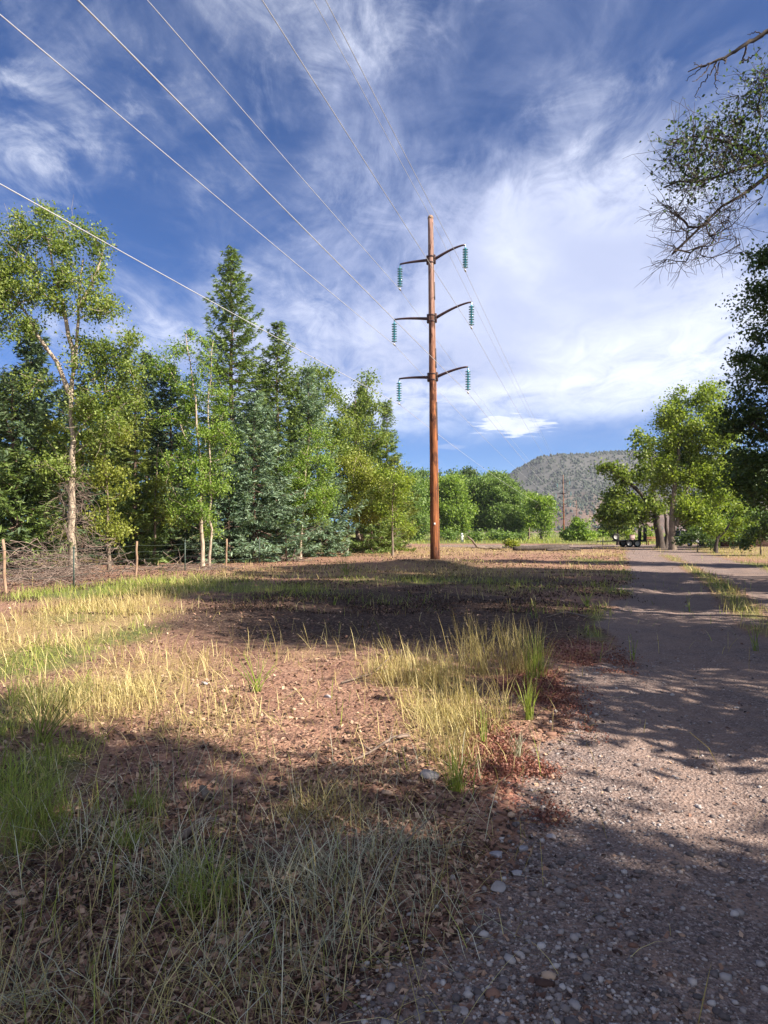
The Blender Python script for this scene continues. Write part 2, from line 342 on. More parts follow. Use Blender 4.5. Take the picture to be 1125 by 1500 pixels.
def m_insul():
    m, nt, b = mat('teal_glass', .12, .6); b.inputs['Base Color'].default_value = (.045, .26, .32, 1)
    b.inputs['Transmission Weight'].default_value = .25; return m
M['insul'] = m_insul()

def m_pole():
    m, nt, b = mat('treated_pole', .85, .2); L = nt.links.new
    tc = N(nt, 'ShaderNodeTexCoord'); sep = N(nt, 'ShaderNodeSeparateXYZ'); L(tc.outputs['Object'], sep.inputs[0])
    def ns(scale, st, det=6):
        mp = N(nt, 'ShaderNodeMapping'); mp.inputs['Scale'].default_value = st; L(tc.outputs['Object'], mp.inputs[0])
        n = N(nt, 'ShaderNodeTexNoise', _Scale=scale, _Detail=det, _Roughness=.65); L(mp.outputs[0], n.inputs[0]); return n.outputs[0]
    a = ns(9, (2.5, 2.5, .10)); p = ns(1.6, (1.4, 1.4, .45), 5); f = ns(40, (1, 1, .08), 3)
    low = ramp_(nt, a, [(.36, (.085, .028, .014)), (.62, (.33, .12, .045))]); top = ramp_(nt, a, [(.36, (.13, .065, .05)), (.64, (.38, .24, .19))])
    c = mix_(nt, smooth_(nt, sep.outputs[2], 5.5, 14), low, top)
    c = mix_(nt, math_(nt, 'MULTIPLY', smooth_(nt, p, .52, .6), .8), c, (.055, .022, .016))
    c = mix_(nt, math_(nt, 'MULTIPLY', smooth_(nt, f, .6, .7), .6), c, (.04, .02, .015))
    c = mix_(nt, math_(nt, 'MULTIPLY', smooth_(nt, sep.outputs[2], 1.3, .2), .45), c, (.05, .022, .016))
    L(c, b.inputs['Base Color']); bp = N(nt, 'ShaderNodeBump', _Strength=.5, _Distance=.02); L(a, bp.inputs['Height']); L(bp.outputs[0], b.inputs['Normal'])
    return m
M['pole'] = m_pole()

def m_ground():
    m, nt, b = mat('ground', .95, .15); L = nt.links.new
    at = N(nt, 'ShaderNodeAttribute', attribute_name='zone'); sp = N(nt, 'ShaderNodeSeparateColor'); L(at.outputs['Color'], sp.inputs[0])
    ag = N(nt, 'ShaderNodeAttribute', attribute_name='gravel')
    tc = N(nt, 'ShaderNodeTexCoord')
    def ns(scale, det=6, rough=.6):
        n = N(nt, 'ShaderNodeTexNoise', _Scale=scale, _Detail=det, _Roughness=rough); L(tc.outputs['Object'], n.inputs[0]); return n.outputs[0]
    def vo(scale, rnd=1.0):
        n = N(nt, 'ShaderNodeTexVoronoi', _Scale=scale, _Randomness=rnd); L(tc.outputs['Object'], n.inputs[0]); return n
    v1, v2, v3 = vo(34), vo(75), vo(150)
    n1, n2, n3 = ns(.6, 5), ns(4, 6), ns(26, 5)
    def chan(v):
        s = N(nt, 'ShaderNodeSeparateColor'); L(v.outputs['Color'], s.inputs[0]); return s.outputs[0]
    chips = ramp_(nt, chan(v1), [(0, (.05, .027, .02)), (.3, (.165, .085, .062)), (.75, (.275, .15, .108)), (1, (.44, .31, .22))])
    fine = ramp_(nt, chan(v2), [(0, (.06, .033, .026)), (.5, (.20, .108, .08)), (1, (.35, .23, .165))])
    dirt = mix_(nt, n3, chips, fine)
    dirt = mix_(nt, smooth_(nt, n2, .42, .66), dirt, (.235, .135, .093))
    dirt = mix_(nt, math_(nt, 'MULTIPLY', smooth_(nt, n1, .45, .7), .45), dirt, (.13, .06, .042))
    gr = ramp_(nt, chan(v2), [(0, (.035, .027, .027)), (.5, (.14, .105, .10)), (.85, (.24, .19, .178)), (1, (.48, .42, .39))])
    gr2 = ramp_(nt, chan(v3), [(0, (.05, .037, .034)), (.7, (.13, .097, .088)), (1, (.26, .21, .19))])
    grv = mix_(nt, n3, gr, gr2)
    grv = mix_(nt, math_(nt, 'MULTIPLY', smooth_(nt, n2, .4, .7), .55), grv, (.225, .155, .125))
    grv = mix_(nt, math_(nt, 'MULTIPLY', smooth_(nt, n1, .35, .65), .4), grv, (.25, .175, .142))
    mulch_shade = ramp_(nt, chan(v1), [(0, (.010, .007, .006)), (.5, (.030, .020, .016)), (.85, (.06, .038, .03)), (1, (.18, .13, .10))])  # mulch colour, lowered further to stand in for shade
    dirt = mix_(nt, math_(nt, 'MULTIPLY', smooth_(nt, math_(nt, 'ADD', at.outputs['Alpha'], math_(nt, 'MULTIPLY', math_(nt, 'SUBTRACT', n2, .5), .6)), .25, .7), .88), dirt, mulch_shade)
    dry = ramp_(nt, n3, [(.3, (.15, .105, .05)), (.7, (.36, .27, .13))])
    grn = ramp_(nt, n3, [(.3, (.045, .06, .018)), (.7, (.13, .16, .045))])
    red = ramp_(nt, chan(v1), [(0, (.10, .035, .028)), (.6, (.27, .095, .07)), (1, (.42, .22, .15))])
    def fz(v, k=.9): return math_(nt, 'MULTIPLY', smooth_(nt, math_(nt, 'ADD', v, math_(nt, 'MULTIPLY', math_(nt, 'SUBTRACT', n2, .5), .7)), .2, .8), k)
    c = mix_(nt, fz(sp.outputs[1], .75), dirt, dry)
    c = mix_(nt, fz(sp.outputs[0], .85), c, grn)
    c = mix_(nt, fz(sp.outputs[2], .8), c, red)
    c = mix_(nt, smooth_(nt, math_(nt, 'ADD', ag.outputs['Fac'], math_(nt, 'MULTIPLY', math_(nt, 'SUBTRACT', n3, .5), .8)), .3, .7), c, grv)
    L(c, b.inputs['Base Color'])
    hh = math_(nt, 'ADD', math_(nt, 'MULTIPLY', v1.outputs['Distance'], .6), math_(nt, 'ADD', math_(nt, 'MULTIPLY', v2.outputs['Distance'], .35), math_(nt, 'MULTIPLY', n3, .7)))
    bp = N(nt, 'ShaderNodeBump', _Strength=.9, _Distance=.018); L(hh, bp.inputs['Height']); L(bp.outputs[0], b.inputs['Normal'])
    return m
M['ground'] = m_ground()

# ------------------------------------------------------------------ ground and road
def graded(a, b, step, out0, out1, k=1.22):
    c = list(np.arange(a, b + 1e-6, step)); s = step; x = b
    while x < out1: s *= k; x += s; c.append(x)
    s = step; x = a; lo = []
    while x > out0: s *= k; x -= s; lo.append(x)
    return np.array(lo[::-1] + c)
gx = graded(-13, 14, .085, -2000, 2000)
gy = np.concatenate([graded(1.2, 12, .065, -80, 12.1, 1.25), np.arange(12.25, 42, .17)]); s_, y_ = .2, gy[-1]; far = []
while y_ < 1950: s_ = min(s_ * 1.1, 200); y_ += s_; far.append(y_)
gy = np.concatenate([gy, far])
GX, GY = np.meshgrid(gx, gy); sh = GX.shape
fx, fy = GX.ravel(), GY.ravel()
GZ = gh(fx, fy)
ii = np.arange(len(fx)).reshape(sh)
quads = np.stack([ii[:-1, :-1], ii[:-1, 1:], ii[1:, 1:], ii[1:, :-1]], -1).reshape(-1, 4)
gm = mesh_np('ground', np.stack([fx, fy, GZ], -1), quads, smooth=True)
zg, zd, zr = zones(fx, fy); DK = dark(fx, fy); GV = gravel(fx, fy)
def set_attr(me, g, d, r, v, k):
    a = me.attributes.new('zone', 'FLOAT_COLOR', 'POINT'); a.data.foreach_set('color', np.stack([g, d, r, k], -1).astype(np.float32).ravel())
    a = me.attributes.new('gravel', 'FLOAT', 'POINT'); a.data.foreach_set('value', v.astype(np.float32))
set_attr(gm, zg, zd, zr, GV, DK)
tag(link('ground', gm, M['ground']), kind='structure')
sel = (GV[quads].mean(1) > .5) & (fy[quads].mean(1) < 66)
def sheet(name, sel):
    q = quads[sel]; u, inv = np.unique(q, return_inverse=True)
    me = mesh_np(name, np.stack([fx[u], fy[u], GZ[u] + .004], -1), inv.reshape(-1, 4), smooth=True)
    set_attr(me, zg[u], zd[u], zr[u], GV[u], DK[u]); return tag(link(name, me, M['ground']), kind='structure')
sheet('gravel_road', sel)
sheet('gravel_track', (GV[quads].mean(1) > .5) & (fy[quads].mean(1) >= 66))

# ------------------------------------------------------------------ far mesa
def make_hill():
    px = np.linspace(520, 1500, 150); dep = np.concatenate([np.linspace(640, 1300, 90), np.linspace(1330, 1900, 12)])
    top = np.interp(px, [520, 640, 700, 735, 760, 790, 815, 850, 925, 1000, 1100, 1300, 1500], [786, 782, 722, 698, 686, 669, 665, 664, 659, 663, 668, 664, 672])
    V = []
    for d in dep:
        x = xp(px, 1150) * (1 + (d - 1150) / 3000)
        H = (HOR + 2 - top) / F * 1150
        t = np.clip((d - 640) / 520, 0, 1)
        prof = np.interp(t, [0, .25, .5, .8, .93, 1], [0, .10, .30, .70, .94, 1.0])
        z = -3 + H * prof + EYE * prof
        gul = (fbm(x * .016, np.full_like(x, d * .003), 3, 4) - .5) * 44 * np.sin(np.pi * np.clip(t, 0, 1)) ** .8
        z = z + gul * np.clip(H / 60, 0, 1) + (fbm(x * .05, np.full_like(x, d * .05), 8, 3) - .5) * 6 * np.sin(np.pi * t)
        V.append(np.stack([x, np.full_like(x, d), z], -1))
    V = np.array(V); n, k, _ = V.shape; i = np.arange(n * k).reshape(n, k)
    me = mesh_np('hill', V.reshape(-1, 3), np.stack([i[:-1, :-1], i[:-1, 1:], i[1:, 1:], i[1:, :-1]], -1).reshape(-1, 4), smooth=True)
    m, nt, b = mat('hillside', .95, .1); L = nt.links.new
    tc = N(nt, 'ShaderNodeTexCoord'); sep = N(nt, 'ShaderNodeSeparateXYZ'); L(tc.outputs['Object'], sep.inputs[0])
    n1 = N(nt, 'ShaderNodeTexNoise', _Scale=.02, _Detail=8, _Roughness=.7); L(tc.outputs['Object'], n1.inputs[0])
    n2 = N(nt, 'ShaderNodeTexNoise', _Scale=.15, _Detail=6, _Roughness=.7); L(tc.outputs['Object'], n2.inputs[0])
    c = ramp_(nt, n2.outputs[0], [(.3, (.04, .042, .038)), (.7, (.088, .086, .082))])
    low = ramp_(nt, n2.outputs[0], [(.3, (.075, .048, .036)), (.7, (.18, .12, .09))])
    f = smooth_(nt, math_(nt, 'ADD', sep.outputs[2], math_(nt, 'MULTIPLY', math_(nt, 'SUBTRACT', n1.outputs[0], .5), 90)), 62, 22)
    L(mix_(nt, math_(nt, 'MULTIPLY', f, .85), c, low), b.inputs['Base Color'])
    tag(link('hill', me, m), kind='structure')
    rng = np.random.default_rng(77)                      # junipers and scrub: one mass
    S = V[:90]; n = 30000
    a = rng.uniform(0, 88, n); bq = rng.uniform(0, k - 2, n); ia, ib = a.astype(int), bq.astype(int)
    P = S[ia, ib] + (S[ia, ib + 1] - S[ia, ib]) * (bq - ib)[:, None] + (S[np.minimum(ia + 1, 89), ib] - S[ia, ib]) * (a - ia)[:, None]
    keep = (fbm(P[:, 0] * .02, P[:, 1] * .02, 12, 3) + rng.uniform(-.25, .25, n) > np.where(P[:, 2] < 30, .56, .40)) & (P[:, 2] > 2); P = P[keep]
    mb = MB(); n = len(P); r = rng.uniform(.9, 2.4, n); h = r * rng.uniform(1.1, 2.3, n)
    th = np.arange(6) / 6 * 2 * np.pi
    ring = lambda f, zf: np.stack([P[:, 0:1] + r[:, None] * f * np.cos(th) * rng.uniform(.7, 1.2, (n, 6)), P[:, 1:2] + r[:, None] * f * np.sin(th) * rng.uniform(.7, 1.2, (n, 6)), np.repeat((P[:, 2] + h * zf)[:, None], 6, 1)], -1)
    VV = np.concatenate([ring(.7, -.1), ring(1, .35), ring(.6, .8), ring(.05, 1.0)], 1)
    o = np.arange(n)[:, None, None] * 24; j = np.arange(3)[None, :, None] * 6; q = np.arange(6)[None, None, :]; q2 = (q + 1) % 6
    mb.add(VV, np.stack([o + j + q, o + j + q2, o + j + 6 + q2, o + j + 6 + q], -1).reshape(-1, 4))
    tag(link('hillside_scrub', mb.mesh('hillside_scrub'), m_leaf('scrub', [(.02, .028, .02), (.034, .045, .032), (.05, .06, .042)], 0, .9)), 'dark scrub dotted over the grey mesa hillside', 'scrub', kind='stuff')
make_hill()

# ------------------------------------------------------------------ trees
def leaves_np(rng, C, size, up=.35, asp=.62, jit=.35):
    n = len(C)
    d = rng.normal(size=(n, 3)); d[:, 2] -= .3; d /= np.linalg.norm(d, axis=1, keepdims=True)
    nn = rng.normal(size=(n, 3)); nn[:, 2] += up * 2; t = np.cross(d, nn); t /= np.linalg.norm(t, axis=1, keepdims=True) + 1e-9
    s = (size * rng.uniform(1 - jit, 1 + jit, n))[:, None]
    nrm = np.cross(t, d)
    V = np.stack([C - d * s * .5, C + t * s * asp * .5 + nrm * s * .12, C + d * s * .5, C - t * s * asp * .5 + nrm * s * .12], 1)
    o = np.arange(n)[:, None] * 4
    return V.reshape(-1, 3), np.concatenate([o + np.array([[0, 1, 2]]), o + np.array([[0, 2, 3]])])

def grow(rng, trunks, clumps, tip=.012, spacing=.55, wob=.05):
    """trunks: list of (pts, r0, r1). returns node positions/tubes reaching each clump"""
    pos, par, rad0 = [], [], []; polys = []
    for ti, (pts, r0, r1) in enumerate(trunks):
        pts = np.asarray(pts, float); L = np.concatenate([[0], np.cumsum(np.linalg.norm(np.diff(pts, axis=0), axis=1))])
        k = max(4, int(L[-1] / spacing)); t = np.linspace(0, L[-1], k)
        P = np.stack([np.interp(t, L, pts[:, i]) for i in range(3)], -1); P[1:-1] += rng.normal(size=(k - 2, 3)) * wob * .6
        rr = r0 + (r1 - r0) * (t / L[-1]) ** .8
        rr[0] *= 1.25
        idx = []
        for q in range(k):
            if q == 0:
                if ti == 0 or not pos: pr = -1
                else:
                    A = np.array(pos); pr = int(np.argmin(np.linalg.norm(A - P[0], axis=1))); pr = pr if np.linalg.norm(A[pr] - P[0]) < 1.0 else -1
            else: pr = idx[-1]
            pos.append(P[q]); par.append(pr); rad0.append(rr[q]); idx.append(len(pos) - 1)
        polys.append(idx)
    A0 = np.array(pos); order = np.argsort([np.min(np.linalg.norm(A0 - c, axis=1)) for c in clumps])
    buf = np.zeros((len(pos) + len(clumps) * 14, 3)); buf[:len(pos)] = A0; n = len(pos)
    for ci in order:
        c = clumps[ci]; A = buf[:n]; dv = c - A; hz = np.hypot(dv[:, 0], dv[:, 1])
        cost = np.linalg.norm(dv, axis=1) + 1.3 * np.maximum(0, .35 * hz - dv[:, 2])
        cost += np.where(A[:, 2] < .8, 1.5, 0)
        b = int(np.argmin(cost)); p = A[b]; dist = np.linalg.norm(c - p); k = int(np.clip(dist / spacing, 2, 12))
        t = np.linspace(0, 1, k + 1)[1:, None]
        Q = p + (c - p) * t; Q[:, 2] += np.sin(np.pi * t[:, 0]) * dist * rng.uniform(-.12, .10); Q[:-1] += rng.normal(size=(k - 1, 3)) * wob * dist * .5
        idx = [b]
        for q in range(k):
            buf[n] = Q[q]; par.append(idx[-1]); rad0.append(0); idx.append(n); n += 1
        polys.append(idx)
    A = buf[:n]; cnt = np.zeros(n)
    haschild = np.zeros(n, bool)
    for i in range(n):
        if par[i] >= 0: haschild[par[i]] = True
    cnt[~haschild] = 1
    for i in range(n - 1, -1, -1):
        if par[i] >= 0: cnt[par[i]] += cnt[i]
    rad = tip * np.maximum(cnt, 1) ** .5
    rad = np.where(np.array(rad0) > 0, np.maximum(np.array(rad0), np.minimum(rad, .02)), rad)
    mb = MB(); groups = {}
    nt_ = len(trunks)
    for pi, idx in enumerate(polys):
        P = A[idx]; rr = rad[idx].copy()
        if pi >= nt_: rr[0] = min(rr[0], rr[1] * 1.25); rr = np.minimum(rr, rr[0] * 1.05)
        groups.setdefault((len(idx), pi < nt_), []).append((P, rr))
    for (k, tr), g in groups.items():
        mb.tubes(np.array([p for p, _ in g]), np.array([r for _, r in g]), 10 if tr else 5, cap=False)
    return mb

def ell(rng, c, r, n, pw=2.1):
    d = rng.normal(size=(n, 3)); d /= np.linalg.norm(d, axis=1, keepdims=True)
    return np.asarray(c) + d * (rng.uniform(0, 1, n) ** (1 / pw))[:, None] * np.asarray(r)

def tree_mesh(rng, trunks, lobes, clump_d, leaf_n, leaf, cr, tip=.012, twigs=0, wob=.05, up=.35, asp=.62):
    """lobes: (centre, radii, density). clump_d = clumps per m^3 (capped)"""
    C = []
    for c, r, w in lobes:
        vol = 4.19 * r[0] * r[1] * r[2]; k = int(np.clip(vol * clump_d * w, 3, 90)); C.append(ell(rng, c, r, k))
    C = np.concatenate(C); C = C[C[:, 2] > .4]
    wood = grow(rng, trunks, C, tip, wob=wob)
    k = rng.poisson(leaf_n, len(C)); ci = np.repeat(np.arange(len(C)), k)
    sc_ = cr * rng.uniform(.65, 1.3, len(C))
    off = rng.normal(size=(len(ci), 3)) * np.array([1, 1, .75]) * .55 * sc_[ci][:, None]
    P = C[ci] + off
    P = P[P[:, 2] > .15]
    if twigs:
        tk = np.repeat(np.arange(len(C)), twigs); e = C[tk] + rng.normal(size=(len(tk), 3)) * .62 * sc_[tk][:, None]
        mid = (C[tk] + e) / 2 + rng.normal(size=e.shape) * .1 * cr
        wood.tubes(np.stack([C[tk], mid, e], 1), np.repeat(np.array([[.011, .008, .004]]) * (tip / .012), len(tk), 0), 3)
    V, T = leaves_np(rng, P, leaf, up, asp)
    return wood.mesh('trunk', True), mesh_np('crown', V, None, T)

def place_tree(name, label, group, loc, wood, crown, bark, leafm, cat='tree', rz=0, s=1):
    t = empty(name, loc, rz); tag(t, label, cat, group); t.scale = (s, s, s)
    link('trunk', wood, M[bark], t); link('crown', crown, M[leafm], t); return t

def px_tree(seed, d, base_px, trunks, lobes, leafm, bark, label, group, name='cottonwood_tree', clump_d=1.1, leaf_n=55, leaf=.16, cr=.62, r0=.22, tip=.012, twigs=2, depth=.85, cat='tree', wob=.05, trunk_dy=None):
    """tree whose outline is measured off the photo at distance d; trunks/lobes in photo pixels -> metres round the tree's own base"""
    clump_d *= 1.6; leaf_n *= 1.75; leaf *= 1.12; cr *= .92
    if d < 60: leaf_n *= 1.6; leaf *= .76
    rng = np.random.default_rng(seed); bx = xp(base_px, d); bz = float(gh(bx, d))
    L = lambda p: (xp(p[0], d) - bx, (p[2] if len(p) > 2 else 0.0), zp(p[1], d) - bz)
    tr = []
    for i, t in enumerate(trunks):
        pts = [L(p) for p in t]
        if i == 0 or pts[0][2] < .8: pts[0] = (pts[0][0], pts[0][1], -.15)
        k = 1 if i == 0 else .6
        tr.append((pts, r0 * k, r0 * .18))
    lb = []
    for l in lobes:
        c = L((l[0], l[1])); rx, rz = l[2] / F * d, l[3] / F * d
        lb.append(((c[0], c[1] + rng.uniform(-.4, .4) * rx * depth, c[2]), (rx, (rx + rz) / 2 * depth, rz), l[4] if len(l) > 4 else 1))
    w, c = tree_mesh(rng, tr, lb, clump_d, leaf_n, leaf, cr, tip, twigs, wob)
    return place_tree(name, label, group, (bx, d, bz), w, c, bark, leafm, cat)

def spruce_mesh(seed, Ht, Rb, z0=.6, dens=1.0, sprig=.26, droop=.25, gap=.6):
    rng = np.random.default_rng(seed); mb = MB(); S, Dv = [], []
    k = 10; zz = np.linspace(-.15, Ht * .98, k); tp = np.zeros((k, 3)); tp[:, 2] = zz; tp[1:, :2] = rng.normal(size=(k - 1, 2)) * .03
    mb.tube(tp, np.linspace(Ht * .013 + .03, .012, k), 8)
    z = z0; br = []
    lob = rng.uniform(.6, 1.2, 12)
    while z < Ht - .15:
        f = (z - z0) / (Ht - z0); nb = int(rng.integers(5, 8)); ph = rng.uniform(0, 6.28)
        for b in range(nb):
            a = ph + b / nb * 6.283 + rng.normal() * .18
            L = Rb * ((1 - f) ** .6) * (.6 + .4 * min(1, (f + .02) * 7)) * rng.uniform(.5, 1.15) * lob[int(a * 2) % 12] + .16
            el = -droop + (droop + .75) * f ** 1.3 + rng.normal() * .12
            br.append((z + rng.normal() * .08, a, L, el))
        z += gap * (1 - .5 * f) * rng.uniform(.8, 1.2)
    br = np.array(br); n = len(br)
    t = np.linspace(0, 1, 6)
    hz = br[:, 2:3] * t * np.cos(br[:, 3:4]); up = br[:, 2:3] * t * np.sin(br[:, 3:4]) - .10 * br[:, 2:3] * np.sin(np.pi * t) + .16 * br[:, 2:3] * t ** 3
    P = np.stack([hz * np.cos(br[:, 1:2]), hz * np.sin(br[:, 1:2]), br[:, 0:1] + up], -1)
    mb.tubes(P, (.012 + .010 * br[:, 2:3]) * (1 - .8 * t), 4)
    C, D = [], []
    for i in range(n):
        L = br[i, 2]; ns = max(3, int(L / .155 * dens)); tt = (np.arange(ns) + rng.uniform(0, 1, ns)) / ns; tt = .2 + .8 * tt
        q = np.stack([np.interp(tt, t, P[i, :, c]) for c in range(3)], -1)
        a = br[i, 1]; fw = np.array([math.cos(a), math.sin(a), .1]); sd = np.array([-math.sin(a), math.cos(a), 0])
        for side in (-1, 1):
            bl = (.42 * L * (1 - tt) ** .7 + .14) * rng.uniform(.6, 1.1, ns)
            dd = fw * .75 + sd * side * .8; dd = dd / np.linalg.norm(dd)
            m = 3 if L > 1 else 2
            for j in range(m):
                fr = (j + rng.uniform(.2, .8, ns)) / m
                C.append(q + dd * (bl * fr)[:, None] + rng.normal(size=(ns, 3)) * .035 - np.array([0, 0, 1]) * (bl * fr * .22)[:, None])
                D.append(dd + rng.normal(size=(ns, 3)) * .35 - np.array([0, 0, .15]))
        C.append(q + rng.normal(size=(ns, 3)) * .03); D.append(fw + rng.normal(size=(ns, 3)) * .25)
    C, D = np.concatenate(C), np.concatenate(D); C = np.concatenate([C, C + rng.normal(size=C.shape) * .05]); D = np.concatenate([D, D + rng.normal(size=D.shape) * .3])
    D /= np.linalg.norm(D, axis=1, keepdims=True); m = len(C)
    up_ = rng.normal(size=(m, 3)) * .6 + np.array([0, 0, 1.]); T = np.cross(D, up_); T /= np.linalg.norm(T, axis=1, keepdims=True); nn = np.cross(T, D)
    s = (sprig * rng.uniform(.6, 1.3, m))[:, None]
    V = np.stack([C - D * s * .5, C + T * s * .12 + nn * s * .03, C + D * s * .6, C - T * s * .12 + nn * s * .03], 1).reshape(-1, 3)
    o = np.arange(m)[:, None] * 4
    tip_ = rng.normal(size=(60, 3)) * np.array([.05, .05, .3]) + np.array([0, 0, Ht - .3])
    return mb.mesh('trunk', True), mesh_np('crown', V, None, np.concatenate([o + np.array([[0, 1, 2]]), o + np.array([[0, 2, 3]])]))

def spruce(px, top_py, d, r_px, leafm, label, group, seed, mesh=None, **kw):
    bx = xp(px, d); Ht = zp(top_py, d) - float(gh(bx, d))
    w, c = spruce_mesh(seed, Ht, r_px / F * d * 1.22, **kw)
    return place_tree('spruce_tree', label, group, (bx, d, float(gh(bx, d))), w, c, 'bark_spruce', leafm, 'spruce tree', rz=seed * .7)

GL = 'trees behind the wire fence'; GM = 'trees across the far side of the clearing'; GR = 'trees along the right side of the road'
# tall cottonwood at the left
big = px_tree(1, 26, 107, [[(107, 845), (104, 760), (107, 650), (104, 575), (112, 520), (116, 440), (122, 380)], [(104, 580), (88, 540), (66, 508), (38, 460), (10, 420)], [(110, 540), (96, 470), (80, 400), (70, 350)], [(116, 450), (140, 405), (150, 370)]],
    [(30, 365, 34, 42), (62, 345, 26, 32), (95, 385, 34, 36), (148, 385, 22, 34), (140, 440, 40, 34), (62, 430, 42, 32), (15, 410, 34, 34), (100, 455, 30, 24), (158, 470, 26, 26), (45, 485, 22, 18, .6),
     (150, 530, 44, 36, 1.4), (184, 535, 24, 30, 1.4), (130, 585, 42, 32, 1.4), (168, 590, 32, 30, 1.4), (185, 500, 16, 20), (10, 460, 30, 30), (-10, 440, 30, 60), (120, 345, 16, 20), (146, 352, 9, 16), (70, 315, 10, 14), (30, 325, 14, 16), (-20, 400, 35, 50), (90, 345, 24, 24), (125, 500, 30, 24), (85, 640, 26, 24, .9), (135, 640, 28, 26, 1), (175, 630, 26, 26), (65, 560, 22, 22, .7), (110, 690, 40, 26, .7)],
    'leaf_cotton', 'bark_pale', 'tallest cottonwood at the left, pale forked trunk with dead twigs around its foot', GL, clump_d=2.1, leaf_n=66, leaf=.125, cr=.52, r0=.17, tip=.011, twigs=4)
rng = np.random.default_rng(5); mb = MB()                # dead vine twigs wrapped round its lower trunk
for i in range(260):
    a, z = rng.uniform(0, 6.28), rng.uniform(.3, 3.6); L = rng.uniform(.5, 1.3); r = rng.uniform(.1, .75) * (1 - abs(z - 2.2) / 3.2)
    p0 = np.array([math.cos(a) * r, math.sin(a) * r, z]); d = np.array([math.cos(a + 1) * .5, math.sin(a + 1) * .5, rng.uniform(-1, .3)]) * L
    t = np.linspace(0, 1, 6)[:, None]; P = p0 + d * t + np.sin(t * 3.1) * rng.normal(size=3) * .22
    mb.tube(P, np.linspace(.009, .003, 6), 4, False)
link('dead_twigs', mb.mesh('dead_twigs', True), M['dead_wood'], big)

px_tree(2, 28.5, 70, [[(72, 835), (70, 740), (78, 650)]], [(72, 640, 34, 24), (85, 685, 34, 28), (62, 740, 34, 26), (95, 770, 30, 22), (60, 690, 20, 20, .7)], 'leaf_willow', 'bark_grey', 'yellow green willow left of the tall cottonwood trunk', GL, 'willow_tree', 1.6, 60, .13, .5, .09)
px_tree(3, 28, 165, [[(160, 835), (158, 740), (150, 630)]], [(150, 635, 40, 34), (172, 640, 26, 34), (140, 685, 36, 32), (168, 705, 34, 34), (150, 755, 36, 30), (172, 775, 20, 24, .7)], 'leaf_willow', 'bark_grey', 'yellow green willow right of the tall cottonwood trunk', GL, 'willow_tree', 1.5, 58, .13, .5, .09)
px_tree(4, 30, -30, [[(-30, 830), (-25, 650), (-5, 520)]], [(-8, 500, 22, 34), (-10, 560, 34, 34), (18, 575, 20, 22), (-40, 600, 60, 60), (20, 620, 20, 20)], 'leaf_cotton', 'bark_grey', 'green cottonwood cut off by the left edge behind the tall one', GL, clump_d=1.1)
spruce(18, 545, 26.5, 78, 'needle_dark', 'dark spruce with flat layered boughs at far left', GL, 11, droop=.12, gap=.55)
spruce(-60, 480, 33, 70, 'needle_green', 'green spruce beyond the left edge', GL, 12)
spruce(198, 562, 41, 46, 'needle_yellow', 'olive spruce between willow and aspens', GL, 13)
spruce(165, 600, 46, 44, 'needle_green', 'green spruce half hidden behind the right willow', GL, 14)
spruce(238, 590, 60, 30, 'needle_green', 'slim distant spruce in the gap left of the aspens', GL, 15)
px_tree(6, 31, 297, [[(297, 830), (294, 700), (286, 590), (272, 490)], [(307, 830), (309, 720), (305, 600), (312, 500)]],
    [(268, 500, 22, 20), (250, 540, 26, 26), (272, 555, 26, 30), (308, 525, 24, 26), (304, 580, 38, 34), (262, 610, 28, 34), (300, 650, 44, 34), (275, 690, 40, 34), (318, 700, 32, 34), (290, 745, 44, 30), (262, 760, 20, 22), (312, 775, 24, 20, .7), (335, 640, 18, 30), (232, 545, 12, 14)],
    'leaf_aspen', 'bark_pale', 'bright green aspen with two thin trunks in front of the tallest spruce', GL, 'aspen_tree', 1.7, 62, .12, .46, .10, .010, 3)
spruce(339, 366, 40, 72, 'needle_green', 'tallest spruce, pointed top rising over the others', GL, 21, droop=.3)
spruce(407, 472, 42, 56, 'needle_green', 'second tallest spruce, right of the tallest', GL, 22, droop=.3)
spruce(372, 575, 35.5, 72, 'needle_blue', 'silvery blue spruce with low boughs behind the fence', GL, 23, droop=.22, gap=.5)
spruce(452, 540, 43, 58, 'needle_blue', 'blue spruce behind the bright round aspen', GL, 24, droop=.25)
spruce(340, 620, 37, 50, 'needle_blue', 'smaller blue spruce under the tallest spruce', GL, 25, droop=.2)
px_tree(40, 33, 225, [[(225, 828), (228, 740), (232, 650)]], [(228, 710, 22, 20), (215, 735, 24, 20), (240, 750, 22, 20), (205, 765, 18, 16, .6)], 'leaf_willow', 'bark_grey', 'low yellow green willow filling the gap left of the aspens', GL, 'willow_tree', 1.1, 58, .14, .5, .08)
px_tree(42, 44, 575, [[(575, 812), (575, 740), (578, 690)]], [(575, 690, 22, 20), (590, 715, 20, 24), (570, 740, 26, 24), (592, 765, 20, 18)], 'leaf_yellow', 'bark_grey', 'yellow green rounded bush at the very right end of the wood', GL, 'willow_tree', 1.0, 60, .17, .55, .09)
px_tree(7, 50, 468, [[(468, 812), (466, 700), (462, 560)]], [(462, 545, 24, 20), (440, 575, 22, 24), (478, 580, 24, 28), (455, 620, 40, 34), (490, 640, 30, 36), (478, 560, 18, 20)], 'leaf_cotton', 'bark_grey', 'cottonwood top showing above the blue spruce', GL, clump_d=.75, leaf_n=60, leaf=.2, cr=.75)
px_tree(8, 52, 525, [[(525, 808), (522, 700), (520, 580)]], [(528, 568, 20, 18), (506, 590, 22, 24), (540, 600, 18, 26), (515, 630, 34, 30), (548, 645, 24, 24), (525, 685, 42, 34), (555, 700, 26, 30)], 'leaf_cotton', 'bark_grey', 'rounded cottonwood left of the small dark spruce', GL, clump_d=.75, leaf_n=60, leaf=.2, cr=.75)
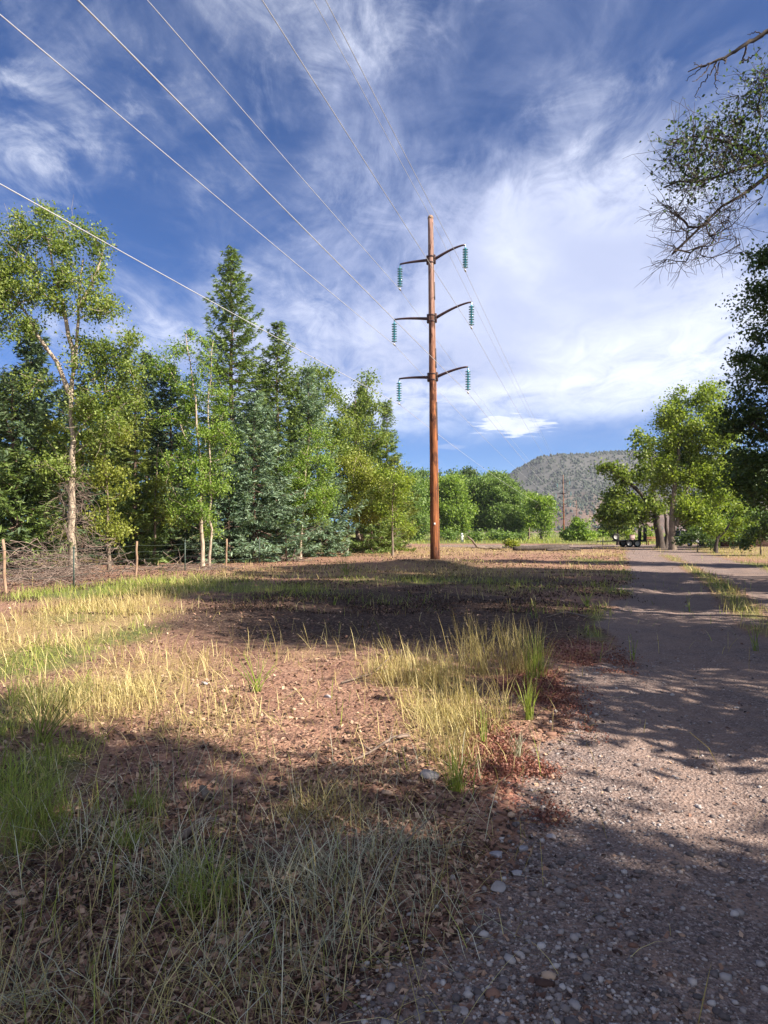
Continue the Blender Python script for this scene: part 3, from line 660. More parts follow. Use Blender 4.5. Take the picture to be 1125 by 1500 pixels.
px_tree(9, 38, 440, [[(440, 818), (444, 740), (452, 650)]], [(456, 655, 30, 22), (446, 690, 40, 28), (470, 700, 28, 30), (440, 735, 44, 28), (465, 745, 26, 26), (420, 760, 24, 18, .7), (462, 635, 14, 12)], 'leaf_aspen', 'bark_pale', 'bright round aspen in front of the blue spruce', GL, 'aspen_tree', 1.3, 64, .14, .5, .09, .010, 3)
px_tree(10, 46, 508, [[(508, 812), (512, 740), (522, 670)]], [(522, 680, 30, 24), (545, 705, 30, 28), (512, 725, 28, 30), (545, 745, 34, 26), (515, 765, 24, 18, .7)], 'leaf_willow', 'bark_pale', 'yellow green willow on thin trunk near the fence end', GL, 'willow_tree', 1.1, 62, .17, .6, .1)
spruce(578, 668, 52, 34, 'needle_yellow', 'olive green spruce at the right end of the wood', GL, 31, droop=.2)
spruce(560, 690, 55, 40, 'needle_yellow', 'squat olive spruce behind the fence end', GL, 32, droop=.2)
spruce(567, 587, 60, 34, 'needle_green', 'slender dark spruce standing alone against sky right of the wood', GL, 33, droop=.2, gap=.5)
# young spruces skirting the wood
for k, (px, top, d, r, lm, lab) in enumerate(((200, 700, 33, 52, 'needle_green', 'young green spruce behind the leftmost wire fence span'), (252, 715, 35, 46, 'needle_dark', 'young dark spruce left of the aspen trunks'), (335, 690, 34.5, 52, 'needle_blue', 'young blue spruce right of the aspen trunks'),
    (405, 700, 37.5, 56, 'needle_blue', 'young blue spruce low in front of the second tallest spruce'), (478, 690, 43, 50, 'needle_blue', 'young blue spruce beside the willow trunk near the fence end'), (545, 715, 50, 44, 'needle_green', 'young green spruce at the fence end'), (25, 660, 26, 62, 'needle_green', 'young green spruce low at the left edge behind the brush'))):
    spruce(px, top, d, r, lm, lab, GL, 120 + k, z0=.15, droop=.12, gap=.42)
# dark wood behind: copies of three spruces, one label each
protos = [spruce_mesh(51, 13, 2.6, dens=.7, sprig=.38), spruce_mesh(52, 11, 2.4, dens=.7, sprig=.38), spruce_mesh(53, 15, 2.9, dens=.7, sprig=.38)]
for k, (px, d) in enumerate(((-90, 40), (-20, 44), (45, 41), (95, 47), (140, 54), (215, 50), (270, 52), (320, 56), (385, 55), (430, 58), (490, 62), (530, 66), (250, 44), (120, 38), (180, 62), (60, 60), (-120, 80), (-60, 76), (-10, 84), (30, 78), (70, 88), (110, 80), (150, 90), (190, 84), (230, 92), (270, 86), (310, 94), (350, 88), (400, 96), (445, 90))):
    w, c = protos[k % 3]; bx = xp(px, d)
    place_tree('spruce_tree', 'dark spruce inside the wood, half hidden behind the front row', 'spruces inside the wood behind the fence', (bx, d, 0), w, c, 'bark_spruce', 'needle_dark', 'spruce tree', rz=k * 1.3, s=.85 + .25 * ((k * 37) % 10) / 10)

# row of cottonwoods beyond the clearing
MID = [(598, 112, [(598, 745, 26, 36), (590, 715, 18, 20), (610, 770, 22, 18)], 'leaf_mid', 'dull green cottonwood left of the near pole, far side of clearing'),
       (655, 118, [(655, 715, 26, 20), (640, 740, 30, 26), (668, 745, 24, 28), (655, 768, 32, 16), (630, 725, 16, 18)], 'leaf_aspen', 'bright cottonwood just right of the near pole'),
       (700, 125, [(700, 712, 22, 18), (690, 735, 24, 22), (712, 740, 24, 26), (702, 765, 28, 16), (718, 718, 14, 14)], 'leaf_mid', 'round cottonwood in the middle of the far row'),
       (740, 122, [(735, 722, 22, 18), (748, 740, 22, 22), (732, 752, 24, 20), (755, 765, 16, 16)], 'leaf_mid', 'cottonwood with grey stems right of the middle of the far row'),
       (775, 130, [(772, 735, 16, 14), (768, 755, 16, 18), (762, 772, 12, 12)], 'leaf_aspen', 'low cottonwood before the last tree of the far row'),
       (793, 118, [(790, 738, 14, 14), (798, 748, 12, 18), (786, 760, 14, 18), (800, 772, 10, 12)], 'leaf_aspen', 'last cottonwood at the right end of the far row, separate round crown')]
for k, (px, d, lb, lm, lab) in enumerate(MID):
    lx, ly = lb[0][0], lb[0][1]
    px_tree(60 + k, d, px, [[(px, 792), (px, 760), (lx, ly)]], lb, lm, 'bark_grey', lab, GM, clump_d=.34, leaf_n=110, leaf=.32, cr=1.25, r0=.25, tip=.03, twigs=2)
for k, (px, d, top, lm, lab) in enumerate(((612, 150, 688, 'leaf_mid', 'tree top behind the near pole in the second row'), (668, 150, 690, 'leaf_dark', 'dark tree top left of centre in the second far row'), (690, 155, 684, 'leaf_dark', 'highest dark tree top in the second far row'), (728, 150, 688, 'leaf_mid', 'tree top right of the highest in the second far row'), (752, 150, 706, 'leaf_dark', 'low dark tree top at the right of the second far row'), (640, 160, 692, 'leaf_dark', 'dark tree top right beside the near pole in the second row'))):
    px_tree(80 + k, d, px, [[(px, 790), (px, 750), (px, top + 20)]], [(px, top + 14, 14, 13), (px - 10, top + 34, 20, 18), (px + 12, top + 38, 20, 20), (px, top + 62, 30, 22)], lm, 'bark_grey', lab, GM, clump_d=.24, leaf_n=100, leaf=.4, cr=1.5, r0=.25, tip=.03, twigs=0)
GS = 'shrubs on the far side of the clearing'
def shrub(seed, px, d, lb, lm, lab, grp=GS, leaf=.3, cr=.8, cd=.9, n=70, bark='bark_grey'):
    return px_tree(seed, d, px, [[(px, HOR + EYE / d * F), (px, lb[0][1])]], lb, lm, bark, lab, grp, 'shrub', cd, n, leaf, cr, .06, .015, 1, cat='shrub')
shrub(90, 846, 105, [(846, 768, 13, 9), (838, 780, 16, 11), (856, 781, 14, 10), (847, 786, 22, 8)], 'leaf_aspen', 'bright green round shrub right of the second power pole')
shrub(91, 868, 110, [(868, 783, 12, 6), (880, 785, 10, 5)], 'leaf_aspen', 'low green shrub trailing right from the bright round one')
shrub(92, 896, 125, [(896, 772, 10, 8), (892, 781, 10, 7)], 'leaf_dark', 'small dark shrub between bright shrub and trailer')
shrub(93, 660, 100, [(655, 784, 22, 5), (690, 785, 18, 5)], 'leaf_mid', 'low scrub in front of far cottonwoods right of the near pole')
shrub(94, 740, 104, [(735, 785, 24, 5), (765, 786, 14, 4)], 'leaf_mid', 'low scrub in front of far cottonwoods near the row end')
shrub(95, 912, 98, [(905, 778, 12, 8), (925, 780, 14, 9), (945, 782, 10, 8)], 'leaf_yellow', 'sunlit shrub behind the trailer')
shrub(96, 748, 60, [(746, 796, 8, 6), (756, 799, 7, 5)], 'leaf_willow', 'dry yellow bush in the clearing beside the dark log', 'bushes in the clearing', .2, .4, 3)

# right side
px_tree(100, 58, 985, [[(985, 806), (984, 760), (990, 690), (1000, 610)], [(990, 770), (1010, 700), (1035, 620)]],
    [(1000, 590, 22, 20), (985, 615, 24, 24), (1035, 590, 20, 24), (1040, 630, 32, 34), (1010, 650, 34, 32), (978, 660, 22, 22), (1030, 690, 36, 30), (990, 705, 28, 26), (1050, 720, 24, 28), (1000, 740, 26, 20), (1050, 575, 14, 16), (1020, 760, 30, 20), (1045, 775, 24, 16)],
    'leaf_yellow', 'bark_grey', 'sunlit yellow green cottonwood at the far end of the road', GR, clump_d=.95, leaf_n=70, leaf=.24, cr=.85, r0=.32, tip=.018, twigs=2)
px_tree(101, 64, 964, [[(968, 803), (963, 770), (958, 740), (955, 690), (950, 640)], [(974, 803), (978, 780), (972, 740)], [(958, 745), (930, 715), (895, 690)]],
    [(950, 645, 18, 16), (938, 662, 14, 14), (955, 690, 22, 18), (925, 700, 22, 16), (886, 684, 13, 10), (905, 690, 14, 10), (915, 725, 24, 16), (945, 735, 28, 20), (895, 745, 22, 18), (920, 755, 28, 16), (885, 762, 14, 10), (950, 762, 20, 10, .6)],
    'leaf_cotton', 'bark_dark', 'spreading dark limbed cottonwood with leaning trunk beside the trailer', GR, clump_d=.75, leaf_n=62, leaf=.27, cr=.8, r0=.42, tip=.02, twigs=2)
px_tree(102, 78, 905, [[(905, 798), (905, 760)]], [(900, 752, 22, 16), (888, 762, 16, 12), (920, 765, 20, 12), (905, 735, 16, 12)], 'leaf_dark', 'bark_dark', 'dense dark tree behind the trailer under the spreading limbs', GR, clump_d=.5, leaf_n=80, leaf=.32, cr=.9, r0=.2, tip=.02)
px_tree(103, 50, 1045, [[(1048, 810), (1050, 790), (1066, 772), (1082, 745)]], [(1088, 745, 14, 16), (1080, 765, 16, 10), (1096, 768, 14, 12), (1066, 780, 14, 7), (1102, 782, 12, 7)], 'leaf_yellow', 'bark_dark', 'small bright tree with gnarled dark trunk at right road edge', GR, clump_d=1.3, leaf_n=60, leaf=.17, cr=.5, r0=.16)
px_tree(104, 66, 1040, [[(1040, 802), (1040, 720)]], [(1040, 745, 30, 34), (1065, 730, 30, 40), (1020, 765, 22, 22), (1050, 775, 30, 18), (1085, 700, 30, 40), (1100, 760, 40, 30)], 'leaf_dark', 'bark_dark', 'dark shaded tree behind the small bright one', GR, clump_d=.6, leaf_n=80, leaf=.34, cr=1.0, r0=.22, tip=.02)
shrub(110, 1022, 52, [(1020, 785, 18, 12), (1040, 790, 16, 10), (1005, 792, 10, 7)], 'leaf_dark', 'dark shrub at the trunk feet right of the parked car', 'shrubs along the right road edge', .2, .5, 1.5)
shrub(111, 1115, 44, [(1110, 775, 26, 18), (1135, 770, 30, 24), (1095, 795, 16, 10)], 'leaf_dark', 'dark shrub below the tall shaded cottonwood at the right edge', 'shrubs along the right road edge', .18, .5, 1.5)
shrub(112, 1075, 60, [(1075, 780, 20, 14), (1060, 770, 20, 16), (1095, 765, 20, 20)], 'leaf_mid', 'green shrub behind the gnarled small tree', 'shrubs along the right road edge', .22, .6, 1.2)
px_tree(105, 24, 1180, [[(1180, 845), (1178, 700), (1165, 560), (1150, 430), (1150, 370)], [(1175, 700), (1140, 650), (1100, 620)], [(1168, 580), (1130, 540), (1095, 520)]],
    [(1118, 385, 22, 28), (1110, 430, 30, 34), (1098, 480, 34, 30), (1095, 520, 34, 26), (1092, 565, 36, 30), (1115, 540, 40, 40), (1088, 620, 34, 34), (1115, 610, 46, 46), (1100, 670, 42, 36), (1120, 700, 46, 40), (1090, 715, 26, 26, .8),
     (1170, 420, 50, 60), (1180, 530, 60, 60), (1190, 640, 60, 60), (1160, 740, 40, 30, .7), (1230, 560, 50, 80), (1230, 680, 50, 50)],
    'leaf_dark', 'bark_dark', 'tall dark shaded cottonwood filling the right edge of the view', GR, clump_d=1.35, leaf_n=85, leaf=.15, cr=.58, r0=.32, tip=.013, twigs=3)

# near cottonwood just outside the frame: its limbs reach in at the upper right and its crown shades the clearing
def near_tree():
    rng = np.random.default_rng(200); bx, by = 12.2, 6.1; D = 11.5
    P = lambda px, py, d=D: (xp(px, d) - bx, d - by, zp(py, d))
    trunk = [(0, 0, -.2), (.1, 0, 2.0), (-.2, .1, 4.4), (-.3, 0, 7), (.2, 0, 9.5)]
    lim = [[(-.2, .1, 4.6), (-2.2, .6, 6.3), P(1180, 215), P(1120, 240), P(1060, 258), P(1000, 262), P(972, 275)],
           [P(1180, 215), P(1118, 268), P(1062, 300), P(1030, 330), P(985, 372)],
           [P(1120, 240), P(1070, 215), P(1020, 195), P(985, 205)],
           [(-.2, 0, 6.5), (-1.6, .5, 8.4), P(1180, 20)]]
    tr = [(trunk, .34, .1), (lim[0], .11, .012), (lim[1], .05, .008), (lim[2], .035, .007), (lim[3], .075, .046)]
    lobes = [((0, .2, 7.6), (3.9, 3.9, 3.0), 1.1), ((.8, -.4, 5.2), (3.4, 2.6, 1.7), 1), ((-1.0, .6, 9.6), (2.0, 2.2, 1.6), .8), ((2.5, 0, 9), (3, 2.4, 3), .5), ((-1.5, 0.4, 4.2), (2.2, 1.8, 1.2), .7)]
    leafy = [(1100, 160, 30, 26), (1068, 190, 28, 22), (1030, 205, 24, 22), (1002, 228, 18, 24), (1014, 262, 26, 20), (1050, 240, 34, 24), (1100, 225, 34, 30), (1118, 130, 14, 20), (1128, 190, 24, 30), (1090, 255, 30, 22)]
    bare = [(1018, 345, 26, 30), (1045, 340, 34, 34), (1085, 300, 34, 30), (1005, 310, 30, 20), (1002, 370, 16, 14), (1070, 350, 30, 30), (996, 300, 14, 18)]
    C = [ell(rng, c, r, int(np.clip(4.19 * r[0] * r[1] * r[2] * 1.5 * w, 3, 260))) for c, r, w in lobes]
    Cl = np.concatenate([ell(rng, P(a, b), (rx / F * D * 1.15, .6, rz / F * D * 1.15), 11, 3) for a, b, rx, rz in leafy])
    Cb = np.concatenate([ell(rng, P(a, b), (rx / F * D * 1.15, .5, rz / F * D * 1.15), 9, 3) for a, b, rx, rz in bare])
    A = np.concatenate(C); allc = np.concatenate([A, Cl, Cb])
    wood = grow(rng, tr, allc, .0062, spacing=.3, wob=.07)
    tk = np.repeat(np.concatenate([Cl, Cb]), 4, 0); n = len(tk); dr = rng.normal(size=(n, 3)) * np.array([.8, .7, .8]) + np.array([-.55, 0, -.15]); dr /= np.linalg.norm(dr, axis=1, keepdims=True)
    L = rng.uniform(.2, .6, n)[:, None]; u = np.linspace(0, 1, 7); bend = rng.normal(size=(n, 3)) * .22 + np.array([0, 0, .10])
    tw = tk[:, None] + dr[:, None] * (L * u)[..., None] + bend[:, None] * ((L * u ** 2))[..., None] + rng.normal(size=(n, 7, 3)) * .012 * u[None, :, None]
    wood.tubes(tw, np.repeat(np.linspace(.0058, .0022, 7)[None], n, 0), 3)
    q = tw[:, 3]; d2 = dr + rng.normal(size=(n, 3)) * .9; d2 /= np.linalg.norm(d2, axis=1, keepdims=True)
    wood.tubes(q[:, None] + d2[:, None] * (L * .5 * np.linspace(0, 1, 4))[..., None] + rng.normal(size=(n, 4, 3)) * .01 * np.array([0, 1, 1, 1])[None, :, None], np.repeat(np.linspace(.0045, .0025, 4)[None], n, 0), 3)
    def limb(pp, r0, r1, dy=0):
        A_ = np.array([P(a, b) for a, b in pp]); k = len(A_); A_[:, 1] += np.linspace(0, dy, k); t = np.linspace(0, k - 1, k * 4); Q = np.stack([np.interp(t, np.arange(k), A_[:, c]) for c in range(3)], -1); Q[1:] += rng.normal(size=(len(Q) - 1, 3)) * .012
        wood.tube(Q, np.linspace(r0, r1, len(Q)), 6)
    for pp, r0, r1, dy in (([(1180, 20), (1125, 47), (1098, 61), (1075, 76), (1050, 89), (1030, 97), (1010, 105)], .045, .008, 0), ([(1096, 62), (1093, 74), (1091, 84), (1103, 77), (1115, 66), (1130, 52)], .018, .007, .3), ([(1058, 86), (1060, 93), (1058, 101)], .016, .006, -.1),
        ([(1050, 89), (1043, 103), (1036, 113), (1027, 122), (1024, 134), (1031, 137)], .013, .004, .15), ([(1040, 94), (1031, 108), (1020, 120), (1009, 128)], .011, .004, -.15), ([(1030, 97), (1018, 105), (1008, 113)], .009, .004, .1), ([(1054, 90), (1051, 106), (1053, 118), (1060, 128)], .011, .004, .2), ([(1036, 96), (1022, 99), (1012, 98)], .008, .004, -.1), ([(1046, 94), (1048, 110), (1043, 124), (1046, 131)], .009, .004, -.2), ([(1120, 50), (1108, 44), (1100, 46)], .012, .004, .1)): limb(pp, r0, r1, dy)
    k = 120; ci = np.repeat(np.arange(len(A)), k); Pm = A[ci] + rng.normal(size=(len(ci), 3)) * .44
    ci = np.repeat(np.arange(len(Cl)), 30); Pl = Cl[ci] + rng.normal(size=(len(ci), 3)) * .20
    ci = np.repeat(np.arange(len(Cb)), 1); Pb = Cb[ci] + rng.normal(size=(len(ci), 3)) * .15
    V1, T1 = leaves_np(rng, Pm, .14); V2, T2 = leaves_np(rng, np.concatenate([Pl, Pb]), .056, asp=.75)
    cr = MB().add(V1, None, T1).add(V2, None, T2)
    place_tree('cottonwood_tree', 'near cottonwood reaching thin leafy limbs into the upper right corner', GR, (bx, by, 0), wood.mesh('trunk', True), cr.mesh('crown'), 'bark_dark', 'leaf_dark', 'tree')
near_tree()

# further trees of the same row, to the right of and behind the camera: they shade the road
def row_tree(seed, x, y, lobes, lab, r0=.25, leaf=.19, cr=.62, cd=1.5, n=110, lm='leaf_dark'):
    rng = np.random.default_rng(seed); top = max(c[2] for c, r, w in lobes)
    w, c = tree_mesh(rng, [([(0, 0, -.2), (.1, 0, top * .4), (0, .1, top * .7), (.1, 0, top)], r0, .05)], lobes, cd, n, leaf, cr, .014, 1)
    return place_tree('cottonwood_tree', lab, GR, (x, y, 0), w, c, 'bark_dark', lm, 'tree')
row_tree(301, 13.6, 13.0, [((-.5, .2, 13), (2.4, 2.0, 1.8), 1), ((0, 0, 7.6), (3.4, 2.2, 2.6), 1), ((-1, 0, 4.6), (3.0, 1.6, 1.6), 1), ((.5, .3, 10), (2.4, 1.8, 1.6), .9)], 'dark cottonwood in the row just beyond the right edge, before the tall one')
row_tree(302, 8.7, 3.3, [((0, 0, 3.9), (2.2, .75, 1.5), 1.6), ((-.4, 0, 5.0), (1.5, .5, 1.0), 1.4), ((.3, 0, 2.6), (2.2, .7, .8), 1.6), ((-1.5, .9, 2.6), (1.5, .25, .7), 1.3)], 'small low tree right of the road beyond the right edge', .09)
row_tree(303, 8.0, -2.8, [((0, .4, 7.5), (4.2, 2.4, 2.6), 1.2), ((-.5, 1.4, 9.6), (3, 2, 2), 1), ((-.5, 0, 4.8), (3.2, 1.7, 1.4), 1.2), ((3, -.2, 8), (3, 2.2, 2.5), 1)], 'broad cottonwood behind the viewpoint that shades the near gravel', .32)
row_tree(304, 9.2, -4.4, [((0, 0, 3.6), (3.0, 2.4, 1.9), 1), ((-1, 1.0, 2.4), (2.0, 2.0, 1.1), 1), ((.5, 0, 5.6), (2.6, 2.4, 1.4), .8)], 'low bushy cottonwood behind the viewpoint', .2)
row_tree(306, 16.2, 16.4, [((-.8, 0, 14.2), (2.6, 2.0, 2.0), 1), ((0, 0, 8.5), (3.2, 2.0, 3.0), 1), ((0, 0, 5), (3.2, 1.8, 1.8), 1), ((-.5, 0, 11.2), (2.4, 1.6, 1.6), .9)], 'dark cottonwood set back from the road beyond the right edge', .3)
row_tree(307, 16.0, 20.0, [((-.8, 0, 13.6), (2.6, 2.2, 1.8), 1), ((0, 0, 8), (3.0, 2.6, 2.8), .9), ((.3, 0, 5), (2.6, 2.2, 1.6), .9), ((0, 0, 10.6), (2.0, 1.8, 1.4), .8)], 'cottonwood in the row half behind the tall shaded one at the right edge', .28)
row_tree(308, 13.4, 9.9, [((-.5, 0, 12.6), (2.6, 2.2, 2.4), 1), ((0, 0, 9.6), (2.4, 1.8, 1.6), .9)], 'tall thin cottonwood in the row behind the near one beyond the right edge', .26)
row_tree(309, 18.2, 20.8, [((-.6, 0, 14.6), (2.8, 2.4, 2.0), 1), ((0, 0, 11.4), (2.6, 2.0, 1.8), .9)], 'tallest cottonwood of the row set back beyond the right edge', .3)
row_tree(305, 21.5, 29.5, [((0, 0, 8), (3.5, 2.2, 3.2), 1), ((0, 0, 4.4), (3.2, 2, 1.8), 1), ((-1, 0, 11), (2.4, 2, 1.8), .8)], 'dark cottonwood in the row behind the tall one at the right edge', .3)

# ------------------------------------------------------------------ power poles and lines
LD = np.array([.292, .9564, 0]); LN = np.array([.953, -.302, 0])
POLES = [(0.0, 1), (151.5, 2), (304.0, 3)]
ARMS = [(14.08, -1.50, -.03, 1.60, .50), (11.33, -1.82, .12, 1.85, .58), (8.58, -1.62, .03, 1.65, .36)]   # height, left reach, left rise, right reach, right rise
TIPS = []
def make_pole():
    t = empty('power_pole', (PX, PY, float(gh(PX, PY)) - .05))
    H = 16.1; lean = lambda z: np.array([-.22 * z / H, 0, z])
    rng = np.random.default_rng(8); zs = np.linspace(-.3, H, 26)
    pts = np.array([lean(z) + np.array([rng.normal() * .004, 0, 0]) for z in zs]); rr = np.interp(zs, [-.3, 0, 1.5, H], [.235, .23, .215, .125]) * (1 + rng.normal(size=26) * .012)
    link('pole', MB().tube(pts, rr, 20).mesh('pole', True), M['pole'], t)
    mb = MB().lathe([(0, H + .05), (.09, H + .045), (.132, H - .02), (.134, H - .12), (.126, H - .125)], (-.22, 0, 0), 16)
    link('pole_cap', mb.mesh('pole_cap', True), M['post_wood'], t)
    g = MB(); zz = np.linspace(.2, H - .3, 30); g.tube([lean(z) + np.array([.7, -.7, 0]) * (np.interp(z, [0, 1.5, H], [.23, .215, .125]) + .008) for z in zz], .009, 5)
    link('ground_wire', g.mesh('ground_wire', True), M['steel_post'], t)
    for z0, z1 in ((5.6, 7.4), (9.0, 9.9), (12.2, 13.0)):              # dark cover strips over the ground wire
        s = MB(); a = np.array([.92, -.38, 0])
        s.tube([lean(z) + a * (np.interp(z, [0, 1.5, H], [.23, .215, .125]) - .02) for z in np.linspace(z0, z1, 6)], .05, 8)
        link('moulding', s.mesh('moulding', True), M['arm'], t)
    link('number_tag', MB().box(lean(1.7) + np.array([-.02, -.222, 0]), (.07, .02, .10), 0, .004).mesh('number_tag'), M['plate'], t)
    for z in (14.08, 11.33, 8.58):
        rp = np.interp(z, [0, 1.5, H], [.23, .215, .125])
        for dz in (-.14, .14): link('band', MB().lathe([(rp - .01, dz - .03), (rp + .018, dz - .03), (rp + .018, dz + .03), (rp - .01, dz + .03)], lean(z), 20).mesh('band'), M['arm'], t)
        for sd in (-1, 1): link('bracket', MB().box(lean(z) + LN * sd * (rp + .03), (.10, .14, .42), math.atan2(LN[1], LN[0]), .015).mesh('bracket'), M['arm'], t)
    for (z, lx, lz, rx, rz) in ARMS:
        rp = np.interp(z, [0, 1.5, H], [.23, .215, .125])
        for reach, rise in ((lx, lz), (rx, rz)):
            sg = np.sign(reach); u = np.linspace(0, 1, 10)
            pts = np.array([lean(z) + LN * sg * (rp + .02 + (abs(reach) - rp) * q) + np.array([0, 0, (rise + .05) * (1 - (1 - q) ** 1.35) - .05 * q ** 3]) for q in u])
            arm = link('cross_arm', MB().tube(pts, np.linspace(.075, .04, 10), 8).mesh('cross_arm', True), M['arm'], t)
            e = pts[-1]; n = 8; hk = MB(); ins = MB()
            link('hanger', MB().tube([e, e - np.array([0, 0, .16])], .02, 6).mesh('hanger'), M['galv'], arm); hk.tube([e - np.array([0, 0, 1.08]), e - np.array([0, 0, 1.17])], .02, 6); hk.box(e - np.array([0, 0, 1.19]), (.07, .26, .06), -math.atan2(.302, .953), .01)
            prof = [(0.02, 0)]
            for i in range(n):
                zt = -.16 - i * .116; prof += [(.035, zt), (.05, zt - .03), (.125, zt - .058), (.128, zt - .072), (.06, zt - .078), (.028, zt - .092)]
            prof += [(.02, -1.09)]
            ins.lathe([(r, q) for r, q in prof], e, 14)
            i_ = link('insulator', ins.mesh('insulator', True), M['insul'], arm); link('clamp', hk.mesh('clamp'), M['galv'], arm)
            TIPS.append(e + np.array([0, 0, -1.21]))
    return t
def children(o): return [c for c in bpy.data.objects if c.parent == o]
def copy_tree(o, parent=None):
    c = o.copy(); COL.objects.link(c); c.parent = parent
    for ch in children(o): copy_tree(ch, c)
    return c
pole = make_pole(); base = np.array(pole.location)
tag(pole, 'tall reddish wooden power pole with six upswept arms and teal insulators, nearest one', 'power pole', 'wooden power poles')
for (s, i), lab in zip(POLES[1:], ('second wooden power pole, small in the distance right of the far trees', 'third and smallest power pole, far off in front of the hill')):
    c = copy_tree(pole); c.location = base + LD * s; tag(c, lab); c.location.z = .0
names = ['top left', 'top right', 'middle left', 'middle right', 'bottom left', 'bottom right']
def wire(name, tip, r, lab, sag=1.3, rad=None):
    A = base + tip; spans = [(-150, 0), (0, 151.5), (151.5, 304)]; P = []
    for a, b in spans:
        for t in np.linspace(0, 1, 40)[(0 if a < 0 else 1):]:
            s = a + (b - a) * t; p = A + LD * s; p[2] -= 4 * sag * t * (1 - t); P.append(p)
    tag(link(name, MB().tube(P, r, 6).mesh(name, True), M['line']), lab, 'power line', 'power lines strung between the poles')
for tip, nm in zip(TIPS, names):
    wire('power_line', tip, .0095, 'power line hanging from the %s insulator of the near pole' % nm, .8 if 'right' in nm else 1.25)
wire('shield_wire', np.array([-.22 + .05, 0, 16.0]), .009, 'thin shield wire running over the very top of the near pole', .8)

# ------------------------------------------------------------------ fence
def make_fence():
    pts = [(8, 868), (108, 861), (199, 845), (271, 838), (331, 832), (380, 826), (420, 823), (487, 812), (528, 808), (565, 804), (598, 800)]
    G = [gp(*p) for p in pts]; G.insert(0, (G[0][0] - .7, G[0][1] - 4)); G.insert(0, (G[0][0] - .7, G[0][1] - 4))
    f = empty('wire_fence', (G[2][0], G[2][1], 0)); tag(f, 'barbed wire fence with wooden and steel posts along the wood edge', 'fence')
    o = np.array([G[2][0], G[2][1], 0]); rng = np.random.default_rng(4)
    for i, (x, y) in enumerate(G):
        z = float(gh(x, y)); wood = i in (0, 2, 4, 6, 8, 10, 12); p = np.array([x, y, z]) - o
        if wood:
            h = rng.uniform(1.15, 1.4); t = np.linspace(0, 1, 6); jit = rng.normal(size=(6, 2)) * .012
            P = np.stack([p[0] + jit[:, 0] + rng.normal() * .05 * t, p[1] + jit[:, 1], p[2] - .2 + (h + .2) * t], -1)
            link('post', MB().tube(P, np.linspace(.043, .036, 6), 8).mesh('post', True), M['post_wood'], f)
        else:
            m = MB().box(p + np.array([0, 0, .5]), (.045, .012, 1.4), 0).box(p + np.array([0, .022, .5]), (.012, .032, 1.398), 0).box(p + np.array([0, 0.004, 1.16]), (.05, .022, .08), 0)
            link('post', m.mesh('post'), M['steel_post'], f)
    for h in (.35, .62, .88, 1.1):
        P = []
        for (a, b) in zip(G[:-1], G[1:]):
            for t in np.linspace(0, 1, 6)[:-1]:
                x, y = a[0] + (b[0] - a[0]) * t, a[1] + (b[1] - a[1]) * t; P.append(np.array([x, y, h - .03 * math.sin(math.pi * t)]) - o)
        link('wire', MB().tube(P, .004, 4).mesh('wire', True), M['steel_post'], f)
make_fence()

# ------------------------------------------------------------------ brush piles, logs, sticks
def brush(px, d, rx, ry, h, n, seed, lab, rad=.014, mt='dead_wood', y=None):
    rng = np.random.default_rng(seed); x = xp(px, d); mb = MB()
    for i in range(n):
        a = rng.uniform(0, 6.28); r = rng.uniform(0, 1) ** .6; L = rng.uniform(.5, 1.7) * (rx + ry) * .35
        p = np.array([math.cos(a) * r * rx, math.sin(a) * r * ry, 0]); top = h * (1 - .75 * r * r); z0 = rng.uniform(.02, 1) * top
        dr = rng.normal(size=3) * np.array([1, .7, .35]); dr /= np.linalg.norm(dr)
        t = np.linspace(-.5, .5, 7)[:, None]; P = p + np.array([0, 0, z0]) + dr * L * t + np.array([0, 0, 1]) * (-(t * 2) ** 2 * L * rng.uniform(-.08, .22)) + rng.normal(size=(7, 3)) * .02
        P[:, 2] = np.maximum(P[:, 2], .012 + .02 * rng.random()); r0 = rad * rng.uniform(.4, 1.6)
        mb.tube(P, np.linspace(r0, r0 * .3, 7), 4, False)
    o = link('brush_pile', mb.mesh('brush_pile', True), M[mt], None, (x, d, float(gh(x, d)))); tag(o, lab, 'brush pile', 'piles of dead branches along the fence')
brush(48, 23, 1.6, 1.2, 1.35, 210, 1, 'large heap of grey dead branches left of the cottonwood trunk')
brush(150, 24.5, 1.0, .8, 1.5, 120, 2, 'dead branches arching over right of the cottonwood trunk', .012)
brush(60, 20.5, 1.6, .7, .5, 90, 3, 'low scatter of dead branches in front of the large heap', .01)
brush(110, 22.0, .9, .6, .7, 80, 8, 'dead branches piled right at the cottonwood foot behind the steel post', .01)
brush(270, 28.0, 2.4, .9, .22, 90, 4, 'thin scatter of pale sticks under the aspen fence posts', .013)
brush(395, 36.5, 2.2, .9, .35, 80, 5, 'reddish sticks lying below the blue spruce boughs', .02)
brush(505, 56, 2.6, 1.4, .8, 70, 6, 'pile of bleached logs near the fence end', .05)
brush(572, 60, 1.8, 1.2, 1.0, 60, 7, 'heap of dark dead branches under the olive spruces', .04)

